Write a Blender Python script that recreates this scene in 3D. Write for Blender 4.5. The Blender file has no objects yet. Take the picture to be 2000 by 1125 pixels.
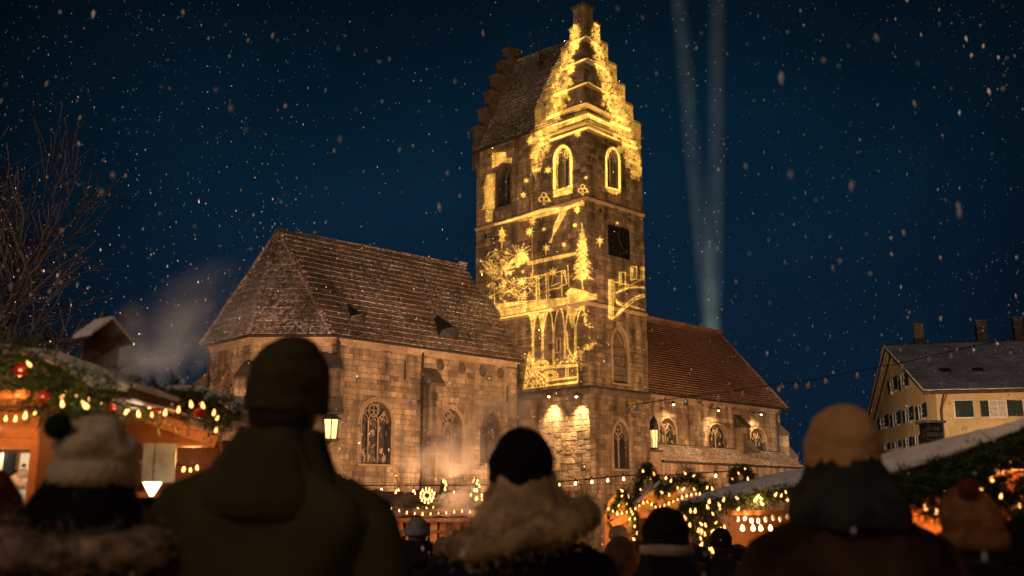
import bpy, bmesh, math, random
import numpy as np
from mathutils import Vector, Matrix
random.seed(7)
R = math.radians
# ------------------------------------------------------------------ camera, sky, light, exposure
scene = bpy.context.scene
C = bpy.data.collections.new('scene'); scene.collection.children.link(C)
F, PITCH, CZ = 1944.0, R(12.3), 1.5
cam_d = bpy.data.cameras.new('camera'); cam = bpy.data.objects.new('camera', cam_d); C.objects.link(cam)
cam.location = (0, 0, CZ); cam.rotation_euler = (R(90) + PITCH, 0, 0)
cam_d.sensor_width = 36; cam_d.lens = F * 36 / 2000; cam_d.clip_end = 3000; cam_d.clip_start = .05
cam_d.dof.use_dof = True; cam_d.dof.focus_distance = 50; cam_d.dof.aperture_fstop = 2.0
scene.camera = cam
scene.view_settings.view_transform = 'Standard'; scene.view_settings.look = 'None'
scene.view_settings.gamma = 1; scene.view_settings.exposure = 0
scene.cycles.sample_clamp_indirect = 3; scene.cycles.sample_clamp_direct = 0
scene.cycles.max_bounces = 6; scene.cycles.volume_bounces = 0
scene.cycles.use_denoising = True
world = bpy.data.worlds.new('World'); scene.world = world; world.use_nodes = True
nt = world.node_tree; N = nt.nodes; bg = N['Background']
tc = N.new('ShaderNodeTexCoord'); sx = N.new('ShaderNodeSeparateXYZ'); ramp = N.new('ShaderNodeValToRGB')
nt.links.new(tc.outputs['Generated'], sx.inputs[0]); nt.links.new(sx.outputs['Z'], ramp.inputs[0]); 
dt = N.new('ShaderNodeVectorMath'); dt.operation = 'DOT_PRODUCT'; dt.inputs[1].default_value = (.02, .955, .296); nt.links.new(tc.outputs['Generated'], dt.inputs[0])
mrg = N.new('ShaderNodeMapRange'); mrg.interpolation_type = 'SMOOTHSTEP'; mrg.inputs[1].default_value = .81; mrg.inputs[2].default_value = .995; mrg.inputs[3].default_value = .10; nt.links.new(dt.outputs['Value'], mrg.inputs[0])
nzw = N.new('ShaderNodeTexNoise'); nzw.inputs['Scale'].default_value = 5; nzw.inputs['Detail'].default_value = 4; nt.links.new(tc.outputs['Generated'], nzw.inputs['Vector'])
mr2 = N.new('ShaderNodeMapRange'); mr2.inputs[1].default_value = .3; mr2.inputs[2].default_value = .7; mr2.inputs[3].default_value = .82; mr2.inputs[4].default_value = 1.18; nt.links.new(nzw.outputs[0], mr2.inputs[0])
mt2 = N.new('ShaderNodeMath'); mt2.operation = 'MULTIPLY'; nt.links.new(mrg.outputs[0], mt2.inputs[0]); nt.links.new(mr2.outputs[0], mt2.inputs[1]); nt.links.new(mt2.outputs[0], bg.inputs[1]); nt.links.new(ramp.outputs[0], bg.inputs[0])
cr = ramp.color_ramp
cr.elements[0].position = 0.0; cr.elements[0].color = (.0040, .0150, .034, 1)
cr.elements[1].position = 1.0; cr.elements[1].color = (.0006, .0016, .005, 1)
for p, c in ((.18, (.0034, .0135, .031, 1)), (.30, (.0026, .0145, .031, 1)), (.38, (.0018, .0112, .0235, 1)), (.47, (.0010, .0058, .0120, 1)), (.6, (.0004, .0025, .007, 1))):
    e = cr.elements.new(p); e.color = c


def link(o, parent=None):
    C.objects.link(o)
    if parent: o.parent = parent
    return o
def sun(name, strength, color, az, el, ang):
    d = bpy.data.lights.new(name, 'SUN'); d.energy = strength; d.color = color; d.angle = R(ang)
    o = link(bpy.data.objects.new(name, d))
    v = Vector((math.sin(R(az)) * math.cos(R(el)), math.cos(R(az)) * math.cos(R(el)), math.sin(R(el))))
    o.rotation_euler = v.to_track_quat('Z', 'Y').to_euler(); o['kind'] = 'structure'
sun('town_glow', .32, (1.0, .80, .70), -150, 42, 14)
def point(name, loc, power, color=(1, .56, .24), r=.1, parent=None):
    d = bpy.data.lights.new(name, 'POINT'); d.energy = power; d.color = color; d.shadow_soft_size = r
    o = link(bpy.data.objects.new(name, d), parent); o.location = loc; return o
def spot(name, loc, aim, power, color, cone=60, blend=.6, r=.15, parent=None):
    d = bpy.data.lights.new(name, 'SPOT'); d.energy = power; d.color = color; d.shadow_soft_size = r
    d.spot_size = R(cone); d.spot_blend = blend
    o = link(bpy.data.objects.new(name, d), parent); o.location = loc
    o.rotation_euler = (Vector(loc) - Vector(aim)).to_track_quat('Z', 'Y').to_euler(); return o

# ------------------------------------------------------------------ survey: pixel rays on real planes
cp, sp = math.cos(PITCH), math.sin(PITCH)
def ray(px, py):
    x = (px - 1000) / F; z = (562.5 - py) / F
    return Vector((x, cp - z * sp, sp + z * cp))
EYE = Vector((0, 0, CZ))
class Frame:
    def __init__(s, org, ang):
        s.o = Vector(org); s.a = ang
        s.e1 = Vector((math.cos(ang), math.sin(ang), 0)); s.e2 = Vector((-math.sin(ang), math.cos(ang), 0))
        s.m = Matrix.Translation(s.o) @ Matrix.Rotation(ang, 4, 'Z')
    def onU(s, px, py, u):
        r = ray(px, py); t = (u - (EYE - s.o).dot(s.e1)) / r.dot(s.e1); P = EYE + r * t; return (P - s.o).dot(s.e2), P.z - s.o.z
    def onV(s, px, py, v):
        r = ray(px, py); t = (v - (EYE - s.o).dot(s.e2)) / r.dot(s.e2); P = EYE + r * t; return (P - s.o).dot(s.e1), P.z - s.o.z
    def w(s, u, v, z): return s.m @ Vector((u, v, z))
def at(px, py, Y):
    r = ray(px, py); return EYE + r * (Y / r.y)
def ground_z(y): return -.055 * max(0, min(y - 2.2, 20))
AZ = math.atan(155 / 1989)
CH = Frame((55 * math.sin(AZ), 55 * math.cos(AZ), 0), R(44))
GCH = -1.1

# ------------------------------------------------------------------ materials
def mat(name, col=(.5, .5, .5), rough=.85, spec=.3, metal=0, emit=None, estr=0, noise=None, bump=0, bscale=20, rnd=None, cols=None, snow=None, samp=None, alpha=None):
    m = bpy.data.materials.new(name); m.use_nodes = True; nt = m.node_tree; n = nt.nodes; L = nt.links
    b = n['Principled BSDF']; b.inputs['Base Color'].default_value = (*col, 1); b.inputs['Roughness'].default_value = rough
    b.inputs['Specular IOR Level'].default_value = spec; b.inputs['Metallic'].default_value = metal
    src = None
    geo = n.new('ShaderNodeNewGeometry')
    if cols:
        oi = n.new('ShaderNodeObjectInfo'); ad = n.new('ShaderNodeMath'); ad.operation = 'ADD'; fr = n.new('ShaderNodeMath'); fr.operation = 'FRACT'
        L.new(oi.outputs['Random'], ad.inputs[0]); L.new(geo.outputs['Random Per Island'], ad.inputs[1]); L.new(ad.outputs[0], fr.inputs[0])
        rp = n.new('ShaderNodeValToRGB'); L.new(fr.outputs[0], rp.inputs[0])
        els = rp.color_ramp.elements
        for i, c in enumerate(cols):
            e = els[i] if i < 2 else els.new(.5)
            e.color = (*c, 1)
        for i in range(len(cols)): els[i].position = i / (len(cols) - 1)
        for i, c in enumerate(cols): els[i].color = (*c, 1)
        src = rp.outputs[0]
    def mul(s, fac_out, lo, hi):
        mr = n.new('ShaderNodeMapRange'); mr.inputs[1].default_value = .3; mr.inputs[2].default_value = .7; mr.inputs[3].default_value = lo; mr.inputs[4].default_value = hi
        L.new(fac_out, mr.inputs[0])
        mx = n.new('ShaderNodeMix'); mx.data_type = 'RGBA'; mx.blend_type = 'MULTIPLY'; mx.inputs[0].default_value = 1
        if s is None: mx.inputs[6].default_value = (*col, 1)
        else: L.new(s, mx.inputs[6])
        cb = n.new('ShaderNodeCombineColor'); [L.new(mr.outputs[0], cb.inputs[i]) for i in range(3)]
        L.new(cb.outputs[0], mx.inputs[7]); return mx.outputs[2]
    tc = n.new('ShaderNodeTexCoord') if (noise and noise[-1] == 'obj') else None
    vec = tc.outputs['Object'] if tc else geo.outputs['Position']
    if cols and 'stone' in name:
        mp = n.new('ShaderNodeMapping'); mp.inputs['Scale'].default_value = (1.6, 1.6, .16); L.new(geo.outputs['Position'], mp.inputs['Vector'])
        t = n.new('ShaderNodeTexNoise'); t.inputs['Scale'].default_value = 1; t.inputs['Detail'].default_value = 5; L.new(mp.outputs[0], t.inputs['Vector']); src = mul(src, t.outputs[0], .34, 1.42)
    if noise:
        for sc, lo, hi in noise[0]:
            t = n.new('ShaderNodeTexNoise'); t.inputs['Scale'].default_value = sc; t.inputs['Detail'].default_value = 4; L.new(vec, t.inputs['Vector'])
            src = mul(src, t.outputs[0], lo, hi)
    if snow:
        # drifts of fresh snow lying on the surface: (scale, threshold, softness, min up-facing)
        sc, th, soft, amt = snow
        t = n.new('ShaderNodeTexNoise'); t.inputs['Scale'].default_value = sc; t.inputs['Detail'].default_value = 5; t.inputs['Roughness'].default_value = .7; L.new(geo.outputs['Position'], t.inputs['Vector'])
        mr = n.new('ShaderNodeMapRange'); mr.inputs[1].default_value = th; mr.inputs[2].default_value = th + soft; mr.inputs[4].default_value = amt; L.new(t.outputs[0], mr.inputs[0])
        t2 = n.new('ShaderNodeTexNoise'); t2.inputs['Scale'].default_value = .35; t2.inputs['Detail'].default_value = 3; L.new(geo.outputs['Position'], t2.inputs['Vector'])
        m2 = n.new('ShaderNodeMapRange'); m2.inputs[1].default_value = .38; m2.inputs[2].default_value = .62; m2.inputs[3].default_value = .25; L.new(t2.outputs[0], m2.inputs[0])
        mm = n.new('ShaderNodeMath'); mm.operation = 'MULTIPLY'; L.new(mr.outputs[0], mm.inputs[0]); L.new(m2.outputs[0], mm.inputs[1])
        mx = n.new('ShaderNodeMix'); mx.data_type = 'RGBA'; L.new(mm.outputs[0], mx.inputs[0])
        if src is None: mx.inputs[6].default_value = (*col, 1)
        else: L.new(src, mx.inputs[6])
        mx.inputs[7].default_value = (.78, .80, .84, 1); src = mx.outputs[2]
    if src is not None: L.new(src, b.inputs['Base Color'])
    if bump:
        t = n.new('ShaderNodeTexNoise'); t.inputs['Scale'].default_value = bscale; t.inputs['Detail'].default_value = 6; L.new(vec, t.inputs['Vector'])
        bp = n.new('ShaderNodeBump'); bp.inputs['Strength'].default_value = 1; bp.inputs['Distance'].default_value = bump
        L.new(t.outputs[0], bp.inputs['Height']); L.new(bp.outputs[0], b.inputs['Normal'])
    if emit: b.inputs['Emission Color'].default_value = (*emit, 1); b.inputs['Emission Strength'].default_value = estr
    if alpha is not None: b.inputs['Alpha'].default_value = alpha
    if samp: m.cycles.emission_sampling = samp
    return m
M = {}
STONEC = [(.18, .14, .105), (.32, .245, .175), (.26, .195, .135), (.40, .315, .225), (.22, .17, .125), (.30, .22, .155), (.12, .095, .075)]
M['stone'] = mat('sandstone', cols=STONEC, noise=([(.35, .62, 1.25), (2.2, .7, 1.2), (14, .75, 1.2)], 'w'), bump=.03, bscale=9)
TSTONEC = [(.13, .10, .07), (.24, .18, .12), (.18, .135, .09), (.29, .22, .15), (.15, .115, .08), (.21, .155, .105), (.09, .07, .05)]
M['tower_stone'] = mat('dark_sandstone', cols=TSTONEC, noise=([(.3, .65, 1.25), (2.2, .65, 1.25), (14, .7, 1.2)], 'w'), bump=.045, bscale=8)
M['mortar'] = mat('mortar', (.12, .09, .07), noise=([(3, .6, 1.2)], 'w'), bump=.02)
M['trim'] = mat('carved_stone', (.30, .22, .15), noise=([(.9, .6, 1.2), (12, .75, 1.2)], 'w'), bump=.012, bscale=16)
M['darktrim'] = mat('weathered_black_stone', (.07, .055, .045), noise=([(2, .6, 1.4)], 'w'), bump=.02, snow=(30, .62, .1, .5))
M['tile'] = mat('clay_roof_tile', cols=[(.12, .08, .06), (.18, .115, .085), (.09, .064, .05), (.155, .10, .072), (.07, .053, .044)], noise=([(.5, .4, 1.45), (1.6, .7, 1.3), (5, .7, 1.25)], 'w'), snow=(6, .47, .14, .55), rough=.7)
M['red_tile'] = mat('red_clay_roof_tile', cols=[(.24, .13, .08), (.30, .165, .105), (.17, .095, .06), (.26, .135, .085)], noise=([(.5, .75, 1.2), (5, .75, 1.2)], 'w'), snow=(12, .54, .12, .4), rough=.7)
M['pale_tile'] = mat('snow_dusted_tile', cols=[(.28, .20, .15), (.36, .27, .2), (.22, .16, .12)], noise=([(6, .7, 1.2)], 'w'), snow=(6, .40, .2, .8))
M['grey_tile'] = mat('snowy_grey_roof_tile', cols=[(.30, .27, .30), (.36, .32, .35), (.25, .23, .26)], snow=(5, .36, .25, .8))
M['glass'] = mat('leaded_glass', (.018, .018, .022), rough=.35, spec=.6, noise=([(5, .3, 2.2), (1.5, .5, 1.6)], 'w'), bump=.02, bscale=6)
def stained():
    m = mat('stained_glass', (.02, .02, .02), rough=.4, spec=.5); nt = m.node_tree; n = nt.nodes; L = nt.links
    g = n['Principled BSDF']; geo = n.new('ShaderNodeNewGeometry'); v = n.new('ShaderNodeTexVoronoi'); v.inputs['Scale'].default_value = 4.2; L.new(geo.outputs['Position'], v.inputs['Vector'])
    s = n.new('ShaderNodeSeparateColor'); L.new(v.outputs['Color'], s.inputs[0]); rp = n.new('ShaderNodeValToRGB'); L.new(s.outputs[0], rp.inputs[0])
    rp.color_ramp.interpolation = 'CONSTANT'; e = rp.color_ramp.elements; e[0].color = (.012, .012, .014, 1); e[1].position = .62; e[1].color = (.06, .045, .035, 1)
    x = e.new(.76); x.color = (.26, .20, .15, 1); x = e.new(.9); x.color = (.05, .07, .06, 1)
    L.new(rp.outputs[0], g.inputs['Base Color']); return m
M['stained'] = stained()
M['iron'] = mat('black_iron', (.02, .02, .02), rough=.5, spec=.5)
M['cable'] = mat('cable', (.015, .013, .012), rough=.6)
M['wood'] = mat('stall_board', cols=[(.30, .13, .045), (.38, .17, .06), (.24, .10, .035), (.33, .15, .055)], noise=([(3, .7, 1.2), (40, .85, 1.1)], 'w'), bump=.004, rough=.6)
M['darkwood'] = mat('dark_stained_timber', cols=[(.07, .03, .015), (.09, .04, .02)], noise=([(4, .6, 1.3)], 'w'), rough=.6)
M['snow'] = mat('snow', (.74, .71, .70), rough=.7, noise=([(1.5, .8, 1.05), (9, .8, 1.1), (50, .85, 1.1)], 'w'), bump=.035, bscale=7)
M['plaster'] = mat('yellow_plaster', (.58, .41, .20), noise=([(.22, .7, 1.2), (3, .88, 1.08)], 'w'), bump=.006)
M['white_frame'] = mat('white_window_frame', (.62, .58, .5), rough=.5)
M['shutter'] = mat('dark_green_shutter', (.014, .022, .02), rough=.6)
M['eave_wood'] = mat('pale_eave_board', (.42, .30, .2), rough=.7)
M['house_glass'] = mat('house_window_glass', (.03, .035, .04), rough=.15, spec=.6)
M['lit_glass'] = mat('dim_lit_window_glass', (.3, .25, .18), emit=(1, .65, .3), estr=.12)
M['bulb'] = mat('lit_bulb', (1, .8, .5), emit=(1, .40, .11), estr=4.2)
M['bulb_far'] = mat('lit_festoon_bulb', (1, .8, .5), emit=(1, .50, .19), estr=11)
M['dead_bulb'] = mat('unlit_bulb', (.6, .45, .3), rough=.2, spec=.7)
M['flood'] = mat('floodlight_lens', (1, .8, .5), emit=(1, .60, .26), estr=60)
M['lantern_glass'] = mat('glowing_lantern_glass', (.9, .7, .4), emit=(1, .62, .20), estr=1.6, noise=([(6, .5, 1.3)], 'w'))
M['fir'] = mat('fir_needles', cols=[(.018, .042, .012), (.035, .065, .016), (.06, .085, .02), (.02, .035, .014)], rough=.6)
M['red'] = mat('red_glass_bauble', (.45, .02, .015), rough=.15, spec=.8)
M['goldb'] = mat('gold_bauble', (.6, .35, .1), rough=.2, metal=.8)
M['clear'] = mat('silver_glass_faint_glow', (.8, .75, .68), rough=.15, spec=.8, emit=(1, .8, .6), estr=.05)  # faint emission put into the glass to brighten it; the ornaments are no lamps
M['bark'] = mat('bark', (.034, .029, .026), noise=([(6, .6, 1.4)], 'w'))
M['frost'] = mat('frosted_bud', (.45, .38, .32))
M['skin'] = mat('skin', (.50, .27, .18), rough=.55, spec=.3)
M['hair'] = mat('dark_hair', (.035, .022, .014), rough=.6)
M['trouser'] = mat('dark_trousers', (.015, .016, .02))
M['boot'] = mat('black_boots', (.012, .01, .01), rough=.5)
M['eye'] = mat('eye', (.05, .03, .02), rough=.1)
M['sheet'] = mat('misty_plastic_sheet', (.20, .22, .20), rough=.35, noise=([(7, .6, 1.3)], 'w'), spec=.6)
def cloth(name, col, var=.25, scale=8, bumpd=.004, bs=120):
    return mat(name, col, rough=.95, spec=.1, noise=([(scale, 1 - var, 1 + var), (scale * .35, 1 - var * .7, 1 + var * .7)], 'obj'), bump=bumpd, bscale=bs)

# ------------------------------------------------------------------ mesh builder
class MB:
    def __init__(s, xf=None): s.v = []; s.f = []; s.xf = xf; s.sm = False
    def add(s, vs, fs):
        b = len(s.v); s.v += [tuple(v) for v in vs]; s.f += [tuple(i + b for i in f) for f in fs]; return s
    def box(s, x0, x1, y0, y1, z0, z1):
        return s.add([(x0, y0, z0), (x1, y0, z0), (x1, y1, z0), (x0, y1, z0), (x0, y0, z1), (x1, y0, z1), (x1, y1, z1), (x0, y1, z1)],
                     [(0, 3, 2, 1), (4, 5, 6, 7), (0, 1, 5, 4), (1, 2, 6, 5), (2, 3, 7, 6), (3, 0, 4, 7)])
    def beam(s, a, b, w, h, up=(0, 0, 1)):
        a = Vector(a); b = Vector(b); d = (b - a).normalized(); x = d.cross(Vector(up)).normalized() * w / 2; u = x.cross(d).normalized() * h / 2
        vs = [a - x - u, a + x - u, a + x + u, a - x + u, b - x - u, b + x - u, b + x + u, b - x + u]
        return s.add(vs, [(0, 1, 2, 3), (7, 6, 5, 4), (0, 4, 5, 1), (1, 5, 6, 2), (2, 6, 7, 3), (3, 7, 4, 0)])
    def prism(s, poly, off):
        n = len(poly); off = Vector(off); vs = [Vector(p) for p in poly]; vs += [p + off for p in vs]
        return s.add(vs, [tuple(range(n)), tuple(range(2 * n - 1, n - 1, -1))] + [(i + n, (i + 1) % n + n, (i + 1) % n, i) for i in range(n)])
    def rings(s, rings, cap=True, closed=False):
        n = len(rings[0]); vs = [p for r in rings for p in r]; fs = []
        k = len(rings)
        for j in range(k if closed else k - 1):
            for i in range(n):
                a = j * n + i; b = j * n + (i + 1) % n; jj = (j + 1) % k; fs.append((a, b, jj * n + (i + 1) % n, jj * n + i))
        if cap and not closed: fs += [tuple(range(n - 1, -1, -1)), tuple((k - 1) * n + i for i in range(n))]
        return s.add(vs, fs)
    def tube(s, path, r, n=6, closed=False, squash=None):
        P = [Vector(p) for p in path]; rs = r if isinstance(r, (list, tuple)) else [r] * len(P); out = []
        prev = None
        for i, p in enumerate(P):
            if closed: d = P[(i + 1) % len(P)] - P[i - 1]
            else: d = P[min(i + 1, len(P) - 1)] - P[max(i - 1, 0)]
            d.normalize()
            ref = prev if prev is not None else (Vector((0, 0, 1)) if abs(d.z) < .9 else Vector((1, 0, 0)))
            x = (ref - d * ref.dot(d));
            if x.length < 1e-4: x = d.orthogonal()
            x.normalize(); y = d.cross(x); prev = x
            out.append([p + (x * math.cos(2 * math.pi * k / n) + y * math.sin(2 * math.pi * k / n)) * rs[i] for k in range(n)])
        return s.rings(out, closed=closed)
    def lathe(s, c, prof, n=12, a0=0):
        c = Vector(c); return s.rings([[c + Vector((r * math.cos(2 * math.pi * k / n + a0), r * math.sin(2 * math.pi * k / n + a0), z)) for k in range(n)] for r, z in prof])
    def ball(s, c, r, n=8, m=6, sz=1):
        return s.lathe(c, [(max(.001, r * math.sin(math.pi * j / m)), -r * sz * math.cos(math.pi * j / m)) for j in range(m + 1)], n)
    def build(s, name, m, parent=None, smooth=False, kind=None, base=(0, 0, 0), data_only=False):
        me = bpy.data.meshes.new(name); b = Vector(base)
        vs = [Vector(v) for v in s.v]
        if s.xf: vs = [s.xf @ v for v in vs]
        me.from_pydata([v - b for v in vs], [], s.f); me.validate(); me.materials.append(m)
        if smooth: me.polygons.foreach_set('use_smooth', [True] * len(me.polygons))
        me.update()
        if data_only: return me
        o = link(bpy.data.objects.new(name, me), parent)
        if kind: o['kind'] = kind
        return o
def tag(o, label, cat, group=None, kind=None):
    o['label'] = label; o['category'] = cat
    if group: o['group'] = group
    if kind: o['kind'] = kind
    return o
def thing(name, loc, label, cat, group=None, rotz=0):
    o = link(bpy.data.objects.new(name, None)); o.location = loc; o.rotation_euler = (0, 0, rotz); o.empty_display_size = .3
    return tag(o, label, cat, group)
def inst(name, me, parent, loc, rot=(0, 0, 0), sc=(1, 1, 1)):
    o = link(bpy.data.objects.new(name, me), parent); o.location = loc; o.rotation_euler = rot; o.scale = sc; return o

# ------------------------------------------------------------------ masonry
def unit_stone(m, name):
    b = MB(); i = .05
    b.add([(-.5, 0, -.5), (.5, 0, -.5), (.5, 0, .5), (-.5, 0, .5), (-.5, -.6, -.5), (.5, -.6, -.5), (.5, -.6, .5), (-.5, -.6, .5),
           (-.5 + i, -1, -.5 + i * 1.6), (.5 - i, -1, -.5 + i * 1.6), (.5 - i, -1, .5 - i * 1.6), (-.5 + i, -1, .5 - i * 1.6)],
          [(0, 1, 5, 4), (1, 2, 6, 5), (2, 3, 7, 6), (3, 0, 4, 7), (4, 5, 9, 8), (5, 6, 10, 9), (6, 7, 11, 10), (7, 4, 8, 11), (8, 9, 10, 11)])
    return b
class Opening:
    def __init__(s, c, hw, z0, zs, za): s.c, s.hw, s.z0, s.zs, s.za = c, hw, z0, zs, za
    def half(s, z, ex=0):
        hw = s.hw + ex; za = s.za + ex * 1.2
        if z < s.z0 - ex or z > za: return None
        if z <= s.zs or s.za <= s.zs: return hw
        h = za - s.zs; Rr = (hw * hw + h * h) / (2 * hw); t = z - s.zs
        return max(0, math.sqrt(max(0, Rr * Rr - t * t)) - (Rr - hw))
    def outline(s, ex=0, n=9, bottom=True):
        hw = s.hw + ex; za = s.za + ex * 1.2; h = za - s.zs; pts = []
        if s.za <= s.zs: return [(s.c + hw, s.z0 - ex), (s.c + hw, s.za + ex), (s.c - hw, s.za + ex), (s.c - hw, s.z0 - ex)]
        rt = [(s.c + hw, s.z0)] + [(s.c + s.half(s.zs + h * k / n, ex), s.zs + h * k / n) for k in range(n + 1)]
        rt[-1] = (s.c, za)
        return rt + [(2 * s.c - x, z) for x, z in rt[-2::-1]]
def subtract(iv, holes):
    for a, b in holes:
        out = []
        for x, y in iv:
            if b <= x or a >= y: out.append((x, y)); continue
            if a > x: out.append((x, a))
            if b < y: out.append((b, y))
        iv = out
    return iv
class Wall:
    """s runs along the wall, -y is outward, z is up."""
    def __init__(w, th, org, d, L, z0, z1, off=(0, 0, 0)):
        w.th = th; w.ang = math.atan2(d[1], d[0]); w.L = L; w.z0 = z0; w.z1 = z1
        w.m = Matrix.Translation(Vector((org[0], org[1], 0)) - Vector(off)) @ Matrix.Rotation(w.ang, 4, 'Z')
    def mb(w): return MB(w.m)
    def masonry(w, course, slen, ops=(), keep=300, smat='stone', proud=.03, rough=.01, thick=.45, top=None, zj=.2, core=True, joint=.016, name='stone', skip=lambda s, z: False):
        stones = []; cz = w.z0; core_b = w.mb()
        while cz < w.z1 - .05:
            h = course * random.uniform(1 - zj, 1 + zj)
            if cz + h > w.z1 - course * .35: h = w.z1 - cz
            zt = cz + h
            iv = [(0, w.L)]
            if top: iv = subtract(iv, [] ); iv = [(max(a, top(cz, zt)[0]), min(b, top(cz, zt)[1])) for a, b in iv]
            holes = []
            for o in ops:
                hh = [o.half(z, .06) for z in (cz + .01, (cz + zt) / 2, zt - .01)]; hh = [x for x in hh if x is not None]
                if hh: holes.append((o.c - max(hh), o.c + max(hh)))
            iv = [x for x in subtract(iv, holes) if x[1] - x[0] > .04]
            for a, b in iv:
                s = a
                while s < b - .01:
                    l = slen * random.uniform(.55, 1.5)
                    if b - s - l < slen * .45: l = b - s
                    if not skip(s + l / 2, cz + h / 2): stones.append((s + l / 2, cz + h / 2, l - joint, h - joint, proud + random.uniform(-rough, rough)))
                    s += l
            k = max(1, int(h / .07))
            for j in range(k):
                za, zb = cz + h * j / k, cz + h * (j + 1) / k
                iv = [(0, w.L)]
                if top: iv = [(max(a, top(za, zb)[0]), min(b, top(za, zb)[1])) for a, b in iv]
                holes = [(o.c - o.half((za + zb) / 2), o.c + o.half((za + zb) / 2)) for o in ops if o.half((za + zb) / 2) is not None]
                for a, b in subtract(iv, holes):
                    if b > a: core_b.box(a, b, 0, thick, za, zb)
            cz = zt
        if core: core_b.build('wall', M['mortar'] if core is True else M[core], w.th)
        stones.sort(key=lambda t: -t[2] * t[3])
        me = STONE[smat]
        for s, z, l, h, p in stones[:keep]:
            inst(name, me, w.th, w.m @ Vector((s, 0, z)), (0, 0, w.ang), (l, p, h))
        if stones[keep:]:
            b = w.mb(); u = unit_stone(None, '')
            for s, z, l, h, p in stones[keep:]:
                b.add([(s + x * l, y * p, z + zz * h) for x, y, zz in u.v], u.f)
            b.build(name + '_courses', M[smat], w.th, kind='stuff')
    def window(w, o, lights=2, depth=.3, sur=.16, glass='glass', trim='trim', blind=False, tr=.045, proud=.05, name='window', rose=True):
        # surround ring
        inn = o.outline(0); out = o.outline(sur); n = len(inn)
        b = w.mb()
        vs = [(x, -proud, z) for x, z in out] + [(x, -proud, z) for x, z in inn] + [(x, depth, z) for x, z in inn] + [(x, .02, z) for x, z in out]
        if o.za > o.zs: rr = range(n - 1)
        else: rr = range(n)
        fs = []
        for i in rr:
            j = (i + 1) % n; fs += [(i, n + i, n + j, j), (n + i, 2 * n + i, 2 * n + j, n + j), (3 * n + i, i, j, 3 * n + j)]
        b.add(vs, fs)
        f = b.build(name + '_frame' if blind else 'window', M[trim], w.th)
        rb = w.mb(); mid = o.outline(sur * .45); rb.tube([(x, -proud - .01, z) for x, z in mid], .028, 5); rb.build('moulding', M[trim], f)
        sb = w.mb(); sb.add([(o.c - o.hw - sur, -proud - .06, o.z0 - .14), (o.c + o.hw + sur, -proud - .06, o.z0 - .14), (o.c + o.hw + sur, -proud - .06, o.z0 - .04), (o.c - o.hw - sur, -proud - .06, o.z0 - .04),
                             (o.c + o.hw + sur, depth, o.z0 + .06), (o.c - o.hw - sur, depth, o.z0 + .06), (o.c - o.hw - sur, depth, o.z0 - .14), (o.c + o.hw + sur, depth, o.z0 - .14)],
                            [(0, 1, 2, 3), (3, 2, 4, 5), (0, 3, 5, 6), (1, 7, 4, 2), (0, 6, 7, 1)])
        sb.build('sill', M[trim], f)
        g = w.mb(); g.add([(x, depth - .02, z) for x, z in o.outline(.02)], [tuple(range(n))]); g.build('pane' if not blind else 'niche_back', M[glass], f)
        if lights:
            t = w.mb(); y = depth - .10; lw = 2 * o.hw / lights; zs = o.zs - .05 * (o.za - o.zs)
            for k in range(1, lights): t.tube([(o.c - o.hw + lw * k, y, o.z0), (o.c - o.hw + lw * k, y, zs + .2)], tr * 1.2, 5)
            for k in range(lights):
                cx = o.c - o.hw + lw * (k + .5); hw = lw / 2; hh = lw * .75; Rr = (hw * hw + hh * hh) / (2 * hw)
                pts = [(hw if j == 0 else max(0, math.sqrt(max(0, Rr * Rr - (hh * j / 5) ** 2)) - (Rr - hw)), hh * j / 5) for j in range(6)]
                t.tube([(cx + x, y, zs + z) for x, z in pts], tr * .8, 5); t.tube([(cx - x, y, zs + z) for x, z in pts], tr * .8, 5)
                q = lw * .2
                t.tube([(cx - hw + .02, y, zs - .05), (cx - q * .6, y, zs + hh * .35), (cx, y, zs + hh * .62), (cx + q * .6, y, zs + hh * .35), (cx + hw - .02, y, zs - .05)], tr * .5, 4)
            if rose:
                rc = min(o.hw * .5, (o.za - zs) * .30); cz = zs + (o.za - zs) * .58
                t.tube([(o.c + rc * math.cos(a * math.pi / 8), y, cz + rc * math.sin(a * math.pi / 8)) for a in range(16)], tr * .8, 5, closed=True)
                for q in range(4):
                    a = q * math.pi / 2 + math.pi / 4; r2 = rc * .42
                    t.tube([(o.c + rc * .5 * math.cos(a) + r2 * math.cos(k * math.pi / 4), y, cz + rc * .5 * math.sin(a) + r2 * math.sin(k * math.pi / 4)) for k in range(8)], tr * .45, 4, closed=True)
            t.build('tracery', M[trim], f)
            c = w.mb(); zz = o.z0 + .45
            while zz < zs - .1: c.tube([(o.c - o.hw, depth - .05, zz), (o.c + o.hw, depth - .05, zz)], .014, 4); zz += .55
            if c.v: c.build('glazing_bar', M['iron'], f)
        return f
STONE = {'stone': unit_stone(None, '').build('stone', M['stone'], data_only=True), 'tower_stone': unit_stone(None, '').build('stone', M['tower_stone'], data_only=True)}
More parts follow.
